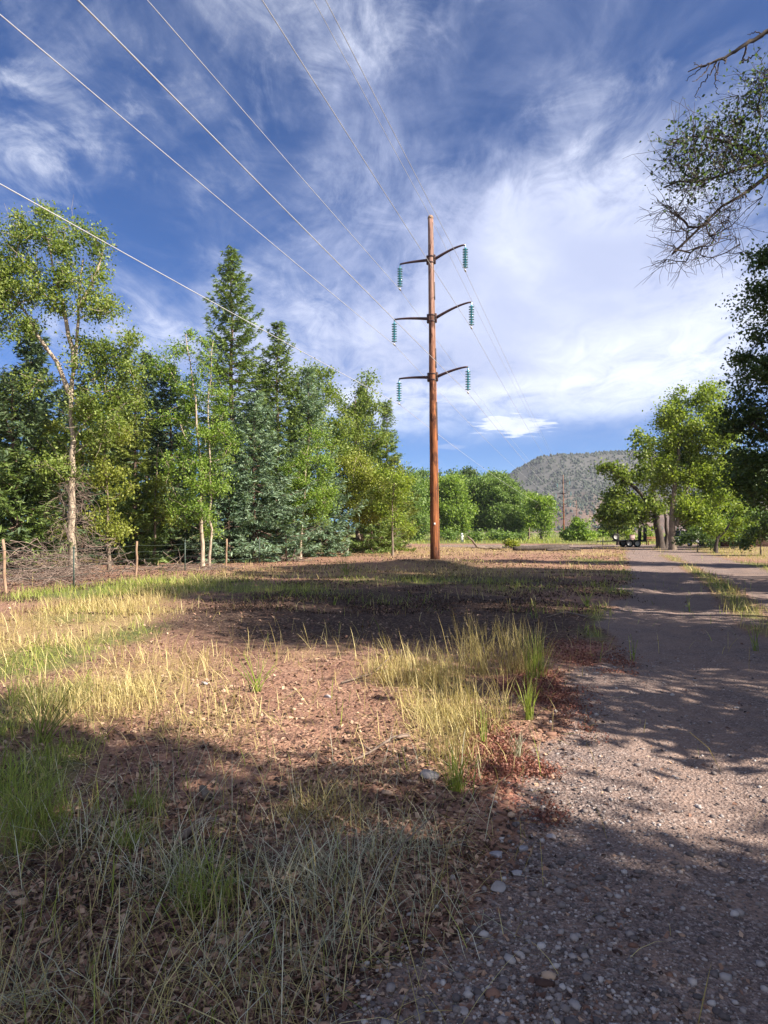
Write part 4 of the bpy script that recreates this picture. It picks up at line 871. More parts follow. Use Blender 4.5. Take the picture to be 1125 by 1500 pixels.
def stick(pts, r0, r1, lab, mt='dead_wood', name='fallen_branch', cat='branch', sub=(), grp=None):
    P = np.array([(x, y, float(gh(x, y)) + z) for x, y, z in pts]); o = P[0].copy(); P = P - o
    k = len(P); L = np.linspace(0, k - 1, k * 4); Q = np.stack([np.interp(L, np.arange(k), P[:, i]) for i in range(3)], -1)
    rng = np.random.default_rng(len(lab)); Q[1:-1] += rng.normal(size=(len(Q) - 2, 3)) * r0 * .16
    mb = MB().tube(Q, np.linspace(r0, r1, len(Q)), 7)
    for (i, dx, dy, dz, r) in sub:
        b = Q[i]; mb.tube([b, b + np.array([dx, dy, dz]) * .5 + np.array([0, 0, .01]), b + np.array([dx, dy, dz])], [r, r * .8, r * .4], 5)
    return tag(link(name, mb.mesh(name, True), M[mt], None, o), lab, cat, grp)
def G3(px, py, z=.02): a = gp(px, py); return (a[0], a[1], z)
def at(px, d, z): return (xp(px, d), d, z)
stick([at(735, 58, .16), at(715, 58, .18), at(700, 57.5, .25), at(690, 57, .9), at(684, 57, 1.2)], .16, .05, 'dark crooked fallen branch with raised end right of the near pole', 'bark_grey')
stick([at(752, 56, .16), at(790, 56.3, .2), at(832, 57, .2)], .2, .26, 'long dark log lying before the gravel track', 'bark_dark', 'log', 'log')
stick([at(800, 54.5, .10), at(826, 54.8, .14), at(850, 55, .10)], .13, .08, 'shorter dark log right in front of the long log', 'bark_dark', 'log', 'log')
stick([G3(600, 1082, .03), G3(575, 1090, .05), G3(545, 1108, .03), G3(520, 1118, .02)], .012, .006, 'pale crooked branch lying on the red dirt', sub=((6, .16, .05, .04, .006), (10, -.12, .08, .03, .005)))
stick([G3(305, 1174, .03), G3(296, 1160, .04)], .026, .02, 'short dark broken stick on bare dirt', 'bark_grey')
stick([G3(268, 1240, .02), G3(290, 1225, .05), G3(320, 1212, .03)], .02, .008, 'pale bark strip lying at the shade edge', 'dead_wood', 'bark_strip', 'bark')
stick([G3(530, 1335, .02), G3(590, 1280, .12), G3(640, 1240, .16)], .005, .002, 'thin straw coloured stalk leaning across the shade', 'dead_wood', 'dry_stalk', 'stalk')
stick([G3(500, 1005, .02), G3(548, 995, .04), G3(575, 978, .1)], .010, .004, 'pale twig at the left foot of the tall dry grass', sub=((5, .2, .05, .15, .004),))
stick([at(470, 16.2, .02), at(478, 16.1, .2), at(486, 16, .5)], .012, .005, 'dead forked stem standing in the shaded dirt', sub=((4, -.15, 0, .2, .006),))
stick([G3(860, 905, .02), G3(830, 898, .05), G3(800, 905, .03)], .02, .01, 'grey branch lying by the road edge in shade')

# ------------------------------------------------------------------ trailer, car, shed, small far things
def wheel(parent, c, r, w, axis='x', spoke=True):
    ty = MB().lathe([(r * .62, -w / 2), (r * .93, -w / 2), (r, -w * .32), (r, w * .32), (r * .93, w / 2), (r * .62, w / 2), (r * .62, -w / 2)], (0, 0, 0), 22, axis)
    o = link('wheel', ty.mesh('wheel', True), M['rubber'], parent, c)
    rm = MB().lathe([(.01, -w * .30), (r * .2, -w * .34), (r * .5, -w * .22), (r * .62, -w * .42), (r * .62, w * .42), (r * .5, w * .22), (r * .2, w * .34), (.01, w * .30)], (0, 0, 0), 22, axis)
    link('rim', rm.mesh('rim', True), M['galv'], o); return o
def make_trailer():
    d = 69; t = empty('utility_trailer', (xp(922, d), d, 0)); tag(t, 'flat utility trailer on four black wheels parked at the road end', 'trailer')
    b = MB().box((0, 0, .66), (2.9, 1.6, .08), 0, .01)
    for y in (-.78, .78): b.box((0, y, .60), (3.0, .08, .14), 0, .01)
    for x in np.linspace(-1.3, 1.3, 5): b.box((x, 0, .58), (.07, 1.48, .08))
    link('deck', b.mesh('deck'), M['black'], t)
    g = MB().tubes([[(-1.45, -.7, .60), (-2.9, 0, .58)], [(-1.45, .7, .60), (-2.9, 0, .58)]], np.full((2, 2), .05), 6); g.tube([(-2.85, 0, .58), (-3.3, 0, .58)], .05, 8); g.tube([(-2.7, 0, .05), (-2.7, 0, .85)], .03, 8)
    link('tongue', g.mesh('tongue'), M['black'], t)
    for y in (-.95, .95):
        for x in (-.35, .42): wheel(t, (x, y, .37), .37, .24, 'y')
        fd = MB(); q = [(-.85, .55), (-.72, .82), (.78, .82), (.92, .55)]
        V = [(x, y + s * .13, z) for x, z in q for s in (-1, 1)]; V += [(x, yy, z + .02) for x, yy, z in V]
        n = 8; Q = []
        for i in range(3): a = 2 * i; Q += [[a, a + 1, a + 3, a + 2], [n + a, n + a + 2, n + a + 3, n + a + 1], [a, a + 2, n + a + 2, n + a], [a + 1, n + a + 1, n + a + 3, a + 3]]
        Q += [[0, n, n + 1, 1], [6, 7, n + 7, n + 6]]
        link('fender', fd.add(V, Q).mesh('fender'), M['black'], t)
    sp = wheel(t, (-1.55, -.5, 1.02), .36, .22, 'y'); sp.name = 'spare_wheel'
    link('spare_mount', MB().tube([(-1.55, -.36, .6), (-1.55, -.36, 1.05)], .03, 6).mesh('spare_mount'), M['black'], t)
    for x in (1.15,):
        link('ramp_post', MB().box((1.3, -.7, 1.25), (.32, .10, 1.4), 0, .01).mesh('ramp_post'), M['black'], t)
        link('ramp_post', MB().box((1.3, .7, 1.25), (.32, .10, 1.4), 0, .01).mesh('ramp_post'), M['black'], t)
    link('top_rail', MB().tube([(.9, -.7, 1.98), (2.8, -.7, 2.02)], .035, 6).mesh('top_rail'), M['black'], t)
make_trailer()
def make_car():
    d = 74; t = empty('parked_car', (xp(1003, d), d, 0), R(24)); tag(t, 'silver car parked among the trees at the end of the road', 'car')
    prof = [(-2.2, .45), (-2.25, .8), (-2.15, 1.0), (-1.75, 1.08), (-1.35, 1.62), (-.9, 1.72), (.7, 1.70), (1.35, 1.12), (2.1, .98), (2.25, .75), (2.2, .4)]
    ws = [.86, .9, .9, .9, .72, .66, .66, .88, .84, .82, .8]; n = len(prof); V = []
    for (y, z), w in zip(prof, ws): V += [(-w, y, z), (w, y, z)]
    for (y, z), w in zip(prof, ws): V += [(-.9 if abs(y) < 2.2 else -.84, y * .99, min(z, .95)), (.9 if abs(y) < 2.2 else .84, y * .99, min(z, .95))]
    Q = [[2 * i, 2 * i + 1, 2 * i + 3, 2 * i + 2] for i in range(n - 1)]; k = 2 * n
    body = MB().add(V, Q)
    body.box((0, 0, .70), (1.84, 4.36, .52), 0, .12); body.box((0, -2.24, .5), (1.7, .16, .22), 0, .04); body.box((0, 2.22, .48), (1.66, .16, .22), 0, .04)
    for y in (-1.28, -.1, .72):
        for s in (-1, 1): body.tube([(s * .86, y - (.25 if y < -1 else -.0) + (.42 if y > .5 else 0), 1.0), (s * .68, y, 1.68)], .045, 6)
    link('body', body.mesh('body'), M['silver'], t)
    link('rear_window', MB().add([(-.66, -1.74, 1.14), (.66, -1.74, 1.14), (.6, -1.42, 1.56), (-.6, -1.42, 1.56)], [[0, 1, 2, 3]]).mesh('rear_window'), M['glass'], t).location = (0, -.03, .02)
    link('windscreen', MB().add([(-.74, 1.28, 1.19), (.74, 1.28, 1.19), (.6, .76, 1.66), (-.6, .76, 1.66)], [[0, 3, 2, 1]]).mesh('windscreen'), M['glass'], t).location = (0, .03, .02)
    for s in (-1, 1):
        link('side_window', MB().add([(s * .88, -1.5, 1.02), (s * .88, 1.2, 1.02), (s * .68, .7, 1.64), (s * .68, -1.2, 1.62)], [[0, 1, 2, 3]]).mesh('side_window'), M['glass'], t)
        link('tail_light', MB().box((s * .76, -2.22, .92), (.2, .1, .22), 0, .02).mesh('tail_light'), M['lamp_red'], t)
        for y in (-1.4, 1.4): wheel(t, (s * .86, y, .34), .34, .22, 'x')
    link('number_plate', MB().box((0, -2.33, .72), (.4, .03, .14), 0, .005).mesh('number_plate'), M['plate'], t)
make_car()
def make_shed():
    d = 70; t = empty('shed', (xp(1120, d), d, 0)); tag(t, 'low brown wooden shed with dark roof half hidden by trees at right', 'shed')
    link('wall', MB().box((0, 2.2, .75), (8, 3.8, 1.5), 0, .02).mesh('wall'), M['shed'], t)
    V = [(-4.3, 0, 1.38), (4.3, 0, 1.38), (4.3, 2.2, 2.0), (-4.3, 2.2, 2.0), (-4.3, 4.4, 1.38), (4.3, 4.4, 1.38)]; V2 = [(x, y, z + .12) for x, y, z in V]
    link('roof', MB().add(V + V2, [[0, 3, 2, 1], [3, 4, 5, 2], [6, 7, 8, 9], [9, 8, 11, 10], [0, 1, 7, 6], [4, 10, 11, 5], [0, 6, 9, 3], [3, 9, 10, 4], [1, 2, 8, 7], [2, 5, 11, 8]]).mesh('roof'), M['roof'], t)
    dr = link('door', MB().box((-1.6, .27, .68), (.9, .06, 1.34), 0, .01).mesh('door'), M['bench'], t); link('handle', MB().box((-1.28, .22, .7), (.04, .05, .14)).mesh('handle'), M['galv'], dr)
    wn = link('window', MB().box((1.4, .28, .85), (1.1, .05, .5)).mesh('window'), M['glass'], t)
    fr = MB()
    for x in (.82, 1.98): fr.box((x, .27, .85), (.08, .09, .66))
    for z in (.56, 1.14): fr.box((1.4, .27, z), (1.08, .088, .08))
    link('frame', fr.mesh('frame'), M['post_wood'], wn)
make_shed()
d = 88; t = empty('utility_box', (xp(926, d), d, 0)); t.scale = (.68, .68, .72); tag(t, 'faded pink upright box standing behind the trailer', 'box')
link('cabinet', MB().box((0, 0, .75), (.85, .5, 1.5), 0, .03).mesh('cabinet'), M['pink'], t); link('lid', MB().box((0, 0, 1.53), (.92, .57, .07), 0, .015).mesh('lid'), M['pink'], t); link('plinth', MB().box((0, 0, .06), (1.0, .65, .12), 0, .01).mesh('plinth'), M['rock_a'], t)
d = 78; t = empty('bench', (xp(957, d), d, 0), R(8)); tag(t, 'red brown wooden bench between the trailer and leaning trunk', 'bench')
s_ = MB(); [s_.box((0, y, .5), (1.7, .13, .05), 0, .008) for y in (-.2, -.05, .1)]; link('seat', s_.mesh('seat'), M['bench'], t)
s_ = MB(); [s_.box((0, .24, z), (1.7, .05, .13), 0, .008) for z in (.72, .9)]; link('backrest', s_.mesh('backrest'), M['bench'], t)
for x in (-.65, .65): link('leg', MB().box((x, -.12, .23), (.08, .08, .47)).mesh('leg'), M['bench'], t); link('leg', MB().box((x, .31, .47), (.08, .08, .94)).mesh('leg'), M['bench'], t)
d = 100; t = empty('marker_post', (xp(677, d), d, 0)); tag(t, 'small white marker post standing in far green grass', 'post')
link('post', MB().box((0, 0, .55), (.34, .3, 1.1), 0, .03).mesh('post'), M['white'], t); link('cap', MB().lathe([(.01, 1.32), (.14, 1.27), (.24, 1.1), (.24, 1.09), (.01, 1.09)], (0, 0, 0), 12).mesh('cap', True), M['white'], t)

# ------------------------------------------------------------------ rocks, pebbles, litter
def icos(sub):
    import bmesh
    bm = bmesh.new(); bmesh.ops.create_icosphere(bm, subdivisions=sub, radius=1); V = np.array([v.co[:] for v in bm.verts]); T = np.array([[v.index for v in f.verts] for f in bm.faces]); bm.free(); return V, T
I1, I2, I3 = icos(1), icos(2), icos(3)
def rock(px, py, w, mt, lab, seed, hz=.55, asp=.8):
    rng = np.random.default_rng(seed); V, T = I3; x, y = gp(px, py); s = w / F * y / 2
    dirs = rng.normal(size=(9, 3)); dirs /= np.linalg.norm(dirs, axis=1, keepdims=True); P = V.copy()
    for dv, c in zip(dirs, rng.uniform(.42, .82, 9)):
        h = P @ dv; P = P - np.where(h > c, h - c, 0)[:, None] * dv * .9
    P = P * np.array([1, asp, hz]) * s; a = rng.uniform(0, 6.28); P = np.stack([P[:, 0] * math.cos(a * .1) - P[:, 1] * math.sin(a * .1), P[:, 0] * math.sin(a * .1) + P[:, 1] * math.cos(a * .1), P[:, 2]], -1)
    o = link('rock', mesh_np('rock', P, None, T, True), M[mt], None, (x, y, float(gh(x, y)) + s * hz * .35)); tag(o, lab, 'rock', 'loose rocks beside the road')
for a in ((627, 1142, 38, 'rock_a', 'grey rock at the foot of the dry grass', 1), (810, 1194, 14, 'rock_c', 'small tan orange stone on the gravel edge in sun', 2), (727, 1254, 24, 'rock_b', 'pale lavender rock, uppermost pale one on the gravel edge', 3),
          (766, 1240, 18, 'rock_b', 'pale rock just right of the lavender rock', 4), (728, 1298, 30, 'rock_a', 'flat grey rock below the lavender rock', 5), (756, 1276, 20, 'rock_b', 'pale oval stone above the flat grey rock', 6), (690, 1418, 16, 'rock_a', 'dark rounded stone of the lower pair near the bottom edge', 7),
          (641, 1438, 18, 'rock_a', 'rounded grey stone low on the gravel, left of the dark one', 8), (676, 1480, 22, 'rock_a', 'grey stone at the bottom edge of the gravel', 9), (808, 1220, 16, 'rock_b', 'pale stone under the tan orange stone', 10), (300, 1003, 14, 'rock_b', 'pale stone in the short dry grass', 11), (480, 1022, 12, 'rock_b', 'pale small stone in reddish dirt', 12), (776, 1372, 14, 'rock_b', 'bright small stone in the middle of the gravel', 13)):
    rock(*a)
def scatter_px(rng, n, x0, x1, y0, y1, pw=1.0):
    px = rng.uniform(x0, x1, n); py = y0 + (y1 - y0) * rng.uniform(0, 1, n) ** pw
    d = F * EYE / (py - HOR); return (px - CX) / F * d, d
def pebbles():
    rng = np.random.default_rng(10); x, y = scatter_px(rng, 60000, 450, 1400, 950, 1640)
    g = gravel(x, y); edge = np.exp(-((x - road_left(y) - .35) / .45) ** 2)
    keep = rng.uniform(0, 1, len(x)) < g * (.42 + .58 * edge) * (.3 + .7 * fbm(x * 1.5, y * 1.5, 66, 3)); x, y = x[keep], y[keep]; n = len(x)
    s = np.clip(.0050 * np.exp(rng.normal(size=n) * .58), .002, .026) * (.8 + .03 * y) * np.where(rng.random(n) < .02, 1.35, 1)
    V, T = I1; P = V[None] * (1 + rng.normal(size=(n, len(V), 1)) * .14) * s[:, None, None] * np.stack([rng.uniform(.8, 1.4, n), rng.uniform(.7, 1.1, n), rng.uniform(.5, .85, n)], -1)[:, None]
    a = rng.uniform(0, 6.28, n)[:, None]; P = np.stack([P[..., 0] * np.cos(a) - P[..., 1] * np.sin(a), P[..., 0] * np.sin(a) + P[..., 1] * np.cos(a), P[..., 2]], -1)
    P = P + np.stack([x, y, gh(x, y) + .004 + s * .25], -1)[:, None]
    tag(link('pebbles', mesh_np('pebbles', P.reshape(-1, 3), None, (T[None] + np.arange(n)[:, None, None] * len(V)).reshape(-1, 3), True), M['pebble']), 'loose grey and pale pebbles covering the gravel road', 'gravel', kind='stuff')
pebbles()
def litter():
    rng = np.random.default_rng(12); x, y = scatter_px(rng, 70000, -150, 1100, 850, 1620, .9)
    g = gravel(x, y); zg_, zd_, zr_ = zones(x, y)
    keep = rng.uniform(0, 1, len(x)) < (1 - .96 * g) * (1 - .6 * zg_) * (.25 + .75 * sstep(fbm(x * 2, y * 2, 21, 3), .3, .6)); x, y = x[keep], y[keep]; n = len(x)
    s = rng.uniform(.008, .022, n) * (.8 + .07 * y); asp = rng.uniform(.2, .7, n); a = rng.uniform(0, 6.28, n); tl = rng.normal(size=(n, 2)) * .45
    d = np.stack([np.cos(a), np.sin(a), tl[:, 0]], -1); t = np.stack([-np.sin(a), np.cos(a), tl[:, 1]], -1)
    C = np.stack([x, y, gh(x, y) + s * .35], -1); S = s[:, None]; A = (s * asp)[:, None]
    V = np.stack([C - d * S, C + t * A, C + d * S, C - t * A], 1); V[:, 1, 2] += s * .2; V[:, 3, 2] += s * .15; o = np.arange(n)[:, None] * 4
    tag(link('bark_litter', mesh_np('bark_litter', V.reshape(-1, 3), None, np.concatenate([o + np.array([[0, 1, 2]]), o + np.array([[0, 2, 3]])])), M['litter']), 'reddish brown bark chips and dead leaves on bare dirt', 'litter', kind='stuff')
    x, y = scatter_px(rng, 110000, 560, 1000, 930, 1240); zr_ = zones(x, y)[2]; keep = rng.uniform(0, 1, len(x)) < sstep(zr_, .2, .7) * sstep(fbm(x * 3, y * 3, 23, 3), .3, .6); x, y = x[keep], y[keep]
    V, T = leaves_np(rng, np.stack([x, y, gh(x, y) + rng.uniform(.003, .04, len(x))], -1), .013 + .0014 * y, .9, .7)
    tag(link('red_groundcover', mesh_np('red_groundcover', V, None, T), M['red_leaf']), 'low dark red ground cover beside the gravel road', 'ground cover', kind='stuff')
litter()

# ------------------------------------------------------------------ grass and plants
def blades(rng, x, y, z, L, w, lean=.5, curve=.6):
    n = len(x); a = rng.uniform(0, 6.28, n); ln = np.abs(rng.normal(size=n)) * lean; hd = np.stack([np.cos(a), np.sin(a)], -1); sd = np.stack([-np.sin(a + rng.normal(size=n) * .5), np.cos(a), np.zeros(n)], -1)
    t = np.array([0, .38, .72, 1.0]); cv = np.abs(rng.normal(size=n)) * curve
    ang = ln[:, None] + cv[:, None] * t ** 1.5; ang = np.minimum(ang, 1.9); seg = np.diff(t, prepend=0)
    hx = np.cumsum(np.sin(ang) * seg, 1) * L[:, None]; hz = np.cumsum(np.cos(ang) * seg, 1) * L[:, None]
    P = np.stack([x[:, None] + hd[:, 0:1] * hx, y[:, None] + hd[:, 1:2] * hx, np.maximum(z[:, None] + hz, z[:, None] + .004) - .01], -1)
    W = w[:, None] * np.array([.8, 1, .7, 0]) / 2
    Lf = P - sd[:, None] * W[..., None]; Rt = P + sd[:, None] * W[..., None]
    V = np.concatenate([Lf[:, :3], Rt[:, :3], P[:, 3:4]], 1); o = np.arange(n)[:, None] * 7
    return V.reshape(-1, 3), np.concatenate([o + np.array([[0, 3, 4, 1]]), o + np.array([[1, 4, 5, 2]])]), o + np.array([[2, 5, 6]])
def grass_obj(name, lab, m, seed, n, rect, dens, Lr, wk=1.0, lean=.45, curve=.7, pw=1.0):
    rng = np.random.default_rng(seed); x, y = scatter_px(rng, n, *rect, pw)
    keep = rng.uniform(0, 1, n) < dens(x, y); x, y = x[keep], y[keep]; k = len(x)
    L = rng.uniform(*Lr, k) * (.6 + .8 * fbm(x * .8, y * .8, seed, 2)); w = (.0022 + .00042 * y) * wk * rng.uniform(.6, 1.3, k)
    V, Q, T = blades(rng, x, y, gh(x, y), L, w, lean, curve)
    return tag(link(name, mesh_np(name, V, Q, T), M[m]), lab, 'grass', kind='stuff')
patch = lambda x, y, s, a, b, f=1.6: sstep(fbm(x * f, y * f, s, 3), a, b)
grass_obj('dry_grass', 'straw coloured dry grass of the meadow and verges', 'grass_dry', 1, 190000, (-260, 1250, 795, 1560), lambda x, y: np.clip(sstep(zones(x, y)[1], .08, .75) * .95 * (1 - .8 * dark(x, y)) * patch(x, y, 3, .25, .6) + .02, 0, 1) * (1 - .97 * gravel(x, y)), (.10, .38), 1.0, .5, .8)
grass_obj('green_grass', 'fresh green grass in patches of the meadow', 'grass_green', 2, 100000, (-260, 1300, 795, 1560), lambda x, y: np.clip(sstep(zones(x, y)[0], .2, .85) * .85 * patch(x, y, 5, .2, .55) + .004, 0, 1) * (1 - .9 * gravel(x, y)), (.10, .34), 1.2, .4, .6)
grass_obj('meadow_grass', 'low mixed grass across the middle of the clearing', 'grass_dry', 6, 110000, (-300, 1250, 796, 900), lambda x, y: np.clip(sstep(zones(x, y)[1], .1, .7) * .8 * patch(x, y, 33, .34, .62, .7) + .05 * patch(x, y, 34, .5, .65, 1.2), 0, 1) * (1 - .97 * gravel(x, y)), (.08, .34), .9, .5, .8)
grass_obj('meadow_grass', 'patches of green grass across the middle of the clearing', 'grass_green', 7, 110000, (-300, 1250, 796, 900), lambda x, y: np.clip(sstep(zones(x, y)[0], .15, .75) * .9 * patch(x, y, 35, .32, .62, .9) + .09 * patch(x, y, 36, .46, .62, .5), 0, 1) * (1 - .9 * gravel(x, y)), (.08, .30), .9, .45, .7)
grass_obj('far_grass', 'green grass across the far side of the clearing', 'grass_green', 3, 30000, (380, 1200, 784, 798), lambda x, y: .6 * (1 - gravel(x, y)) * patch(x, y, 8, .3, .6, .1), (.25, .7), 1.5)
grass_obj('thin_grass', 'thin grey green grass over the shaded foreground dirt', 'grass_grey', 4, 30000, (-150, 760, 1120, 1620), lambda x, y: np.clip(.12 * patch(x, y, 13, .42, .62, 1.6) + .02, 0, 1) * (1 - gravel(x, y)), (.10, .40), .8, .85, 1.3)

def clods():
    rng = np.random.default_rng(17); x, y = scatter_px(rng, 26000, -150, 1000, 930, 1620); keep = rng.uniform(0, 1, len(x)) < (1 - .97 * gravel(x, y)) * (1 - .7 * zones(x, y)[0]) * sstep(fbm(x * 1.6, y * 1.6, 71, 3), .42, .62); x, y = x[keep], y[keep]; n = len(x)
    s = np.clip(.007 * np.exp(rng.normal(size=n) * .6), .003, .03); V, T = I1; P = V[None] * (1 + rng.normal(size=(n, len(V), 1)) * .26) * s[:, None, None] * np.stack([rng.uniform(.8, 1.6, n), rng.uniform(.7, 1.2, n), rng.uniform(.4, .8, n)], -1)[:, None] + np.stack([x, y, gh(x, y) + s * .2], -1)[:, None]
    tag(link('soil_clods', mesh_np('soil_clods', P.reshape(-1, 3), None, (T[None] + np.arange(n)[:, None, None] * len(V)).reshape(-1, 3)), M['litter']), 'small clods and crumbs of reddish brown soil', 'soil', kind='stuff')
clods()
def mid_litter():
    rng = np.random.default_rng(14); x, y = scatter_px(rng, 60000, -200, 960, 800, 900); keep = rng.uniform(0, 1, len(x)) < (1 - .96 * gravel(x, y)) * sstep(fbm(x * .8, y * .8, 25, 3), .36, .6); x, y = x[keep], y[keep]
    V, T = leaves_np(rng, np.stack([x, y, gh(x, y) + .012 + rng.uniform(0, .02, len(x))], -1), .025 + .0018 * y, 1.2, .5)
    tag(link('bark_litter', mesh_np('bark_litter', V, None, T), M['dark_litter']), 'brown litter scattered over the middle of the clearing', 'litter', kind='stuff')
mid_litter()
def thatch():
    rng = np.random.default_rng(44); x, y = scatter_px(rng, 130000, -260, 1000, 820, 1640)
    g, d, r = zones(x, y); keep = rng.uniform(0, 1, len(x)) < np.clip(.75 * sstep(d, .1, .8) + .3 * g + .06, 0, 1) * np.where(y < 4.6, .45, 1) * (1 - .97 * gravel(x, y)) * (1 - .9 * dark(x, y) * (y > 6)) * sstep(fbm(x * 2.1, y * 2.1, 19, 3), .28, .6); x, y = x[keep], y[keep]; n = len(x)
    V, Q, T = blades(rng, x, y, gh(x, y) + rng.uniform(.0, .03, n), rng.uniform(.05, .24, n), (.0020 + .0004 * y) * rng.uniform(.6, 1.3, n), 0, .25)
    c = np.repeat(np.stack([x, y, gh(x, y)], -1), 7, 0); L = V - c                       # lay the blades down
    a = np.repeat(rng.uniform(0, 6.28, n), 7); tl = np.repeat(rng.uniform(1.15, 1.6, n), 7)
    h = L[:, 2].copy(); L[:, 0] += np.cos(a) * h * np.sin(tl); L[:, 1] += np.sin(a) * h * np.sin(tl); L[:, 2] = np.maximum(h * np.cos(tl), 0) + .006
    tag(link('dry_thatch', mesh_np('dry_thatch', c + L, Q, T), M['grass_dry']), 'flattened straw thatch lying between the grass', 'thatch', kind='stuff')
thatch()
def clump(px, py, r_px, n, Lr, m, lab, seed, lean=.35, curve=.5, wk=1.0, asp=.7, group='grass clumps of the foreground', name='grass_clump'):
    rng = np.random.default_rng(seed); x, y = gp(px, py); r = r_px / F * y
    a = rng.uniform(0, 6.28, n); q = rng.uniform(0, 1, n) ** .7 * r; bx, by = np.cos(a) * q, np.sin(a) * q * asp
    V, Q, T = blades(rng, bx, by, gh(x + bx, y + by) - float(gh(x, y)), rng.uniform(*Lr, n), (.0026 + .0004 * y) * wk * rng.uniform(.6, 1.3, n), lean, curve)
    tag(link(name, mesh_np(name, V, Q, T), M[m], None, (x, y, float(gh(x, y)))), lab, 'grass', group)
GT = 'tall dry grass beside the road'
for a in ((705, 985, 50, 210, (.35, .80), 'grass_dry', 'tall straw grass clump, tallest stems in the middle of the stand', 1), (765, 985, 38, 200, (.30, .72), 'grass_dry', 'tall straw grass clump nearest the road', 2), (640, 1000, 50, 220, (.22, .5), 'grass_dry', 'straw grass clump at the left of the stand', 3),
          (690, 1050, 60, 180, (.2, .48), 'grass_dry', 'golden grass clump in the middle front of the stand', 4), (655, 1110, 50, 150, (.15, .4), 'grass_dry', 'golden grass clump at the lower end of the stand', 5), (570, 1000, 50, 220, (.12, .34), 'grass_dry', 'short sparse straw grass left of the tall stand', 6)):
    clump(*a, lean=.28, curve=.45, wk=.85, group=GT)
clump(785, 1000, 16, 90, (.3, .62), 'grass_green', 'green stiff grass clump on the right edge of the tall stand', 7, .18, .3, group=GT)
clump(775, 1062, 7, 60, (.22, .42), 'grass_green', 'slim green grass tuft in the red ground cover', 8, .15, .3, group=GT)
clump(758, 1112, 6, 40, (.12, .24), 'grass_grey', 'small grey green tuft below the slim green one', 9, .2, .4, group=GT)
clump(668, 1160, 14, 90, (.15, .38), 'grass_green', 'green grass tuft beside the grey rock', 10, .25, .4, group=GT)
for a in ((300, 1330, 75, 190, (.15, .40), 'grass_green', 'pale green grass clump in the middle foreground shade', 11), (250, 1300, 60, 140, (.15, .36), 'grass_grey', 'grey green grass left of the middle foreground clump', 12), (470, 1290, 110, 260, (.15, .42), 'grass_grey', 'wispy grey grass spreading right of the middle clump', 13),
          (590, 1250, 70, 180, (.12, .36), 'grass_grey', 'wispy grey grass by the gravel edge', 14), (470, 1200, 80, 260, (.10, .30), 'grass_dry', 'short tan grass along the shade edge', 15), (60, 1470, 120, 110, (.2, .5), 'grass_grey', 'flattened grey stalks at the lower left corner', 16), (430, 1420, 130, 150, (.2, .5), 'grass_grey', 'sprawling bleached stalks at the bottom', 17),
          (190, 1245, 22, 110, (.1, .24), 'grass_green', 'small bright tuft at the left shade edge', 18), (205, 1185, 22, 110, (.08, .2), 'grass_green', 'small green tuft on bare dirt at left', 19), (30, 1210, 70, 300, (.2, .5), 'grass_green', 'tall green grass at the left edge in shade', 20)):
    clump(*a, lean=1.1 if a[6].startswith(('flat', 'spraw', 'wispy')) else .6, curve=1.2, wk=.8)

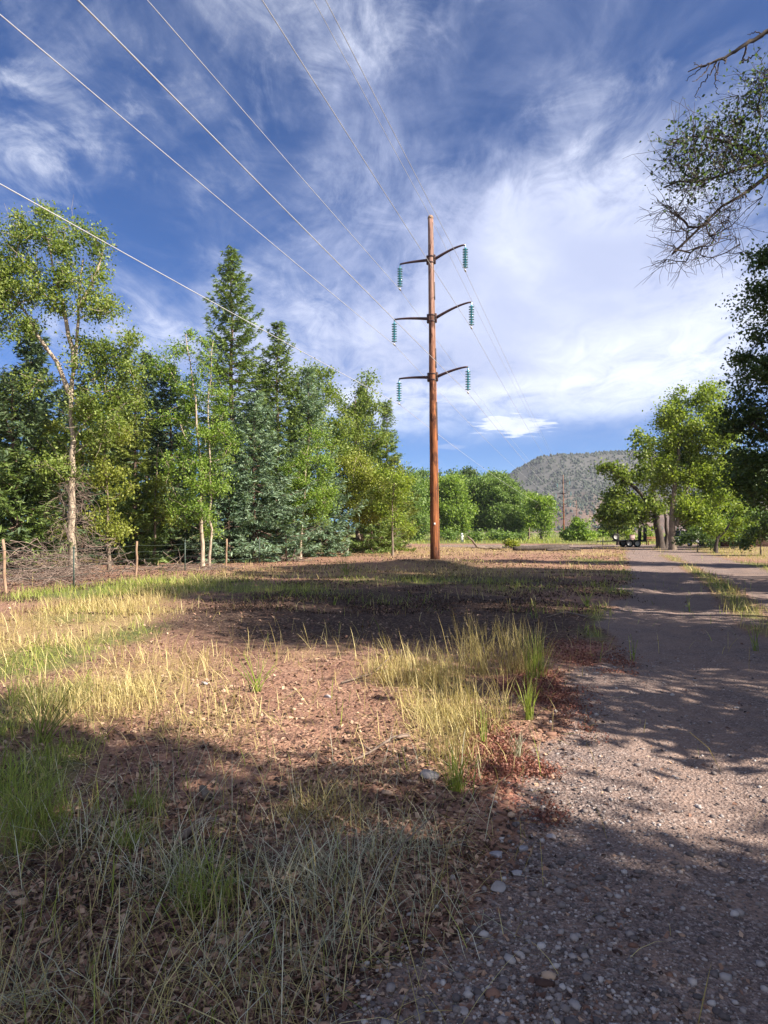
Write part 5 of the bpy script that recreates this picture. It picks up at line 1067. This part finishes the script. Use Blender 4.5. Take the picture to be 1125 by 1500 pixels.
def weed(px, py, h_px, nst, m, lab, seed, leaf=.05, spread=.25, lw=.5, group='leafy weeds in the clearing'):
    rng = np.random.default_rng(seed); x, y = gp(px, py); H = h_px / F * y; t = empty('leafy_weed', (x, y, float(gh(x, y)))); tag(t, lab, 'plant', group)
    st, C, D = MB(), [], []
    for i in range(nst):
        a = rng.uniform(0, 6.28); h = H * rng.uniform(.55, 1.05); b = rng.normal(size=2) * H * .06; sp = rng.uniform(.2, 1) * spread * H; u = np.linspace(0, 1, 6)
        P = np.stack([b[0] + math.cos(a) * sp * u ** 1.3, b[1] + math.sin(a) * sp * u ** 1.3, h * u - .01], -1); st.tube(P, np.linspace(.0035, .0015, 6) * (1 + .06 * y), 5, False)
        k = int(rng.integers(9, 15)); tt = np.linspace(.12, 1, k)
        for j, q in enumerate(tt):
            p = np.array([np.interp(q, u, P[:, c]) for c in range(3)]); th = j * 2.4 + a; C.append(p); D.append((math.cos(th), math.sin(th), rng.uniform(.25, .8), (1.15 - .55 * q) * rng.uniform(.7, 1.2)))
    link('stem', st.mesh('stem', True), M['grass_green'], t)
    C, D = np.array(C), np.array(D); s = (leaf * D[:, 3] * (1 + .05 * y))[:, None]; d = D[:, :3] / np.linalg.norm(D[:, :3], axis=1, keepdims=True); sd = np.cross(d, [0, 0, 1.]); sd /= np.linalg.norm(sd, axis=1, keepdims=True); dn = np.array([0, 0, -.25])
    V = np.stack([C, C + d * s * .5 + sd * s * lw * .5, C + d * s + dn * s, C + d * s * .5 - sd * s * lw * .5, C + d * s * .5 - np.array([0, 0, .06]) * s], 1); o = np.arange(len(C))[:, None] * 5
    link('leaves', mesh_np('leaves', V.reshape(-1, 3), None, np.concatenate([o + np.array([[k]]) for k in ([0, 1, 4], [1, 2, 4], [2, 3, 4], [3, 0, 4])]), True), M[m], t)
weed(377, 1012, 60, 16, 'leaf_aspen', 'bright green weed alone on the reddish dirt', 1, .095, .75)
weed(62, 1092, 84, 18, 'leaf_dark', 'dark green weed at left edge of the near shade', 2, .085, .8)
weed(707, 1095, 60, 7, 'leaf_aspen', 'green weed growing inside the golden grass', 3, .06, .25)
weed(925, 960, 40, 4, 'leaf_aspen', 'slender weed on the left edge of the road', 4, .08, .2)
weed(1108, 950, 42, 7, 'leaf_aspen', 'slender weed at right in the road median', 5, .10, .5)
weed(785, 905, 34, 3, 'leaf_mid', 'tall thin weed in the dark shaded dirt', 6, .12, .2)
weed(1010, 890, 26, 4, 'leaf_mid', 'weed in the grassy middle of the road', 7, .12, .3)
weed(508, 842, 34, 12, 'leaf_willow', 'young yellow green sapling standing left of the near pole', 8, .26, .55)
weed(490, 885, 20, 3, 'leaf_mid', 'small weed at the far side of the dark shadow', 9, .12, .3)
weed(860, 888, 28, 12, 'leaf_mid', 'bushy grey weed beside the road in shade', 10, .12, .7)

# ------------------------------------------------------------------ thin valley haze
def make_haze():
    m = bpy.data.materials.new('haze'); m.use_nodes = True; nt = m.node_tree; nt.nodes.clear()
    v = N(nt, 'ShaderNodeVolumePrincipled', _Density=HAZE, _Anisotropy=.2); v.inputs['Color'].default_value = (.80, .86, 1, 1)
    o = N(nt, 'ShaderNodeOutputMaterial'); nt.links.new(v.outputs[0], o.inputs['Volume'])
    b = MB().box((0, 1050, 110), (5200, 2700, 230))
    tag(link('haze', b.mesh('haze'), m), kind='stuff')
HAZE = .00013
make_haze()
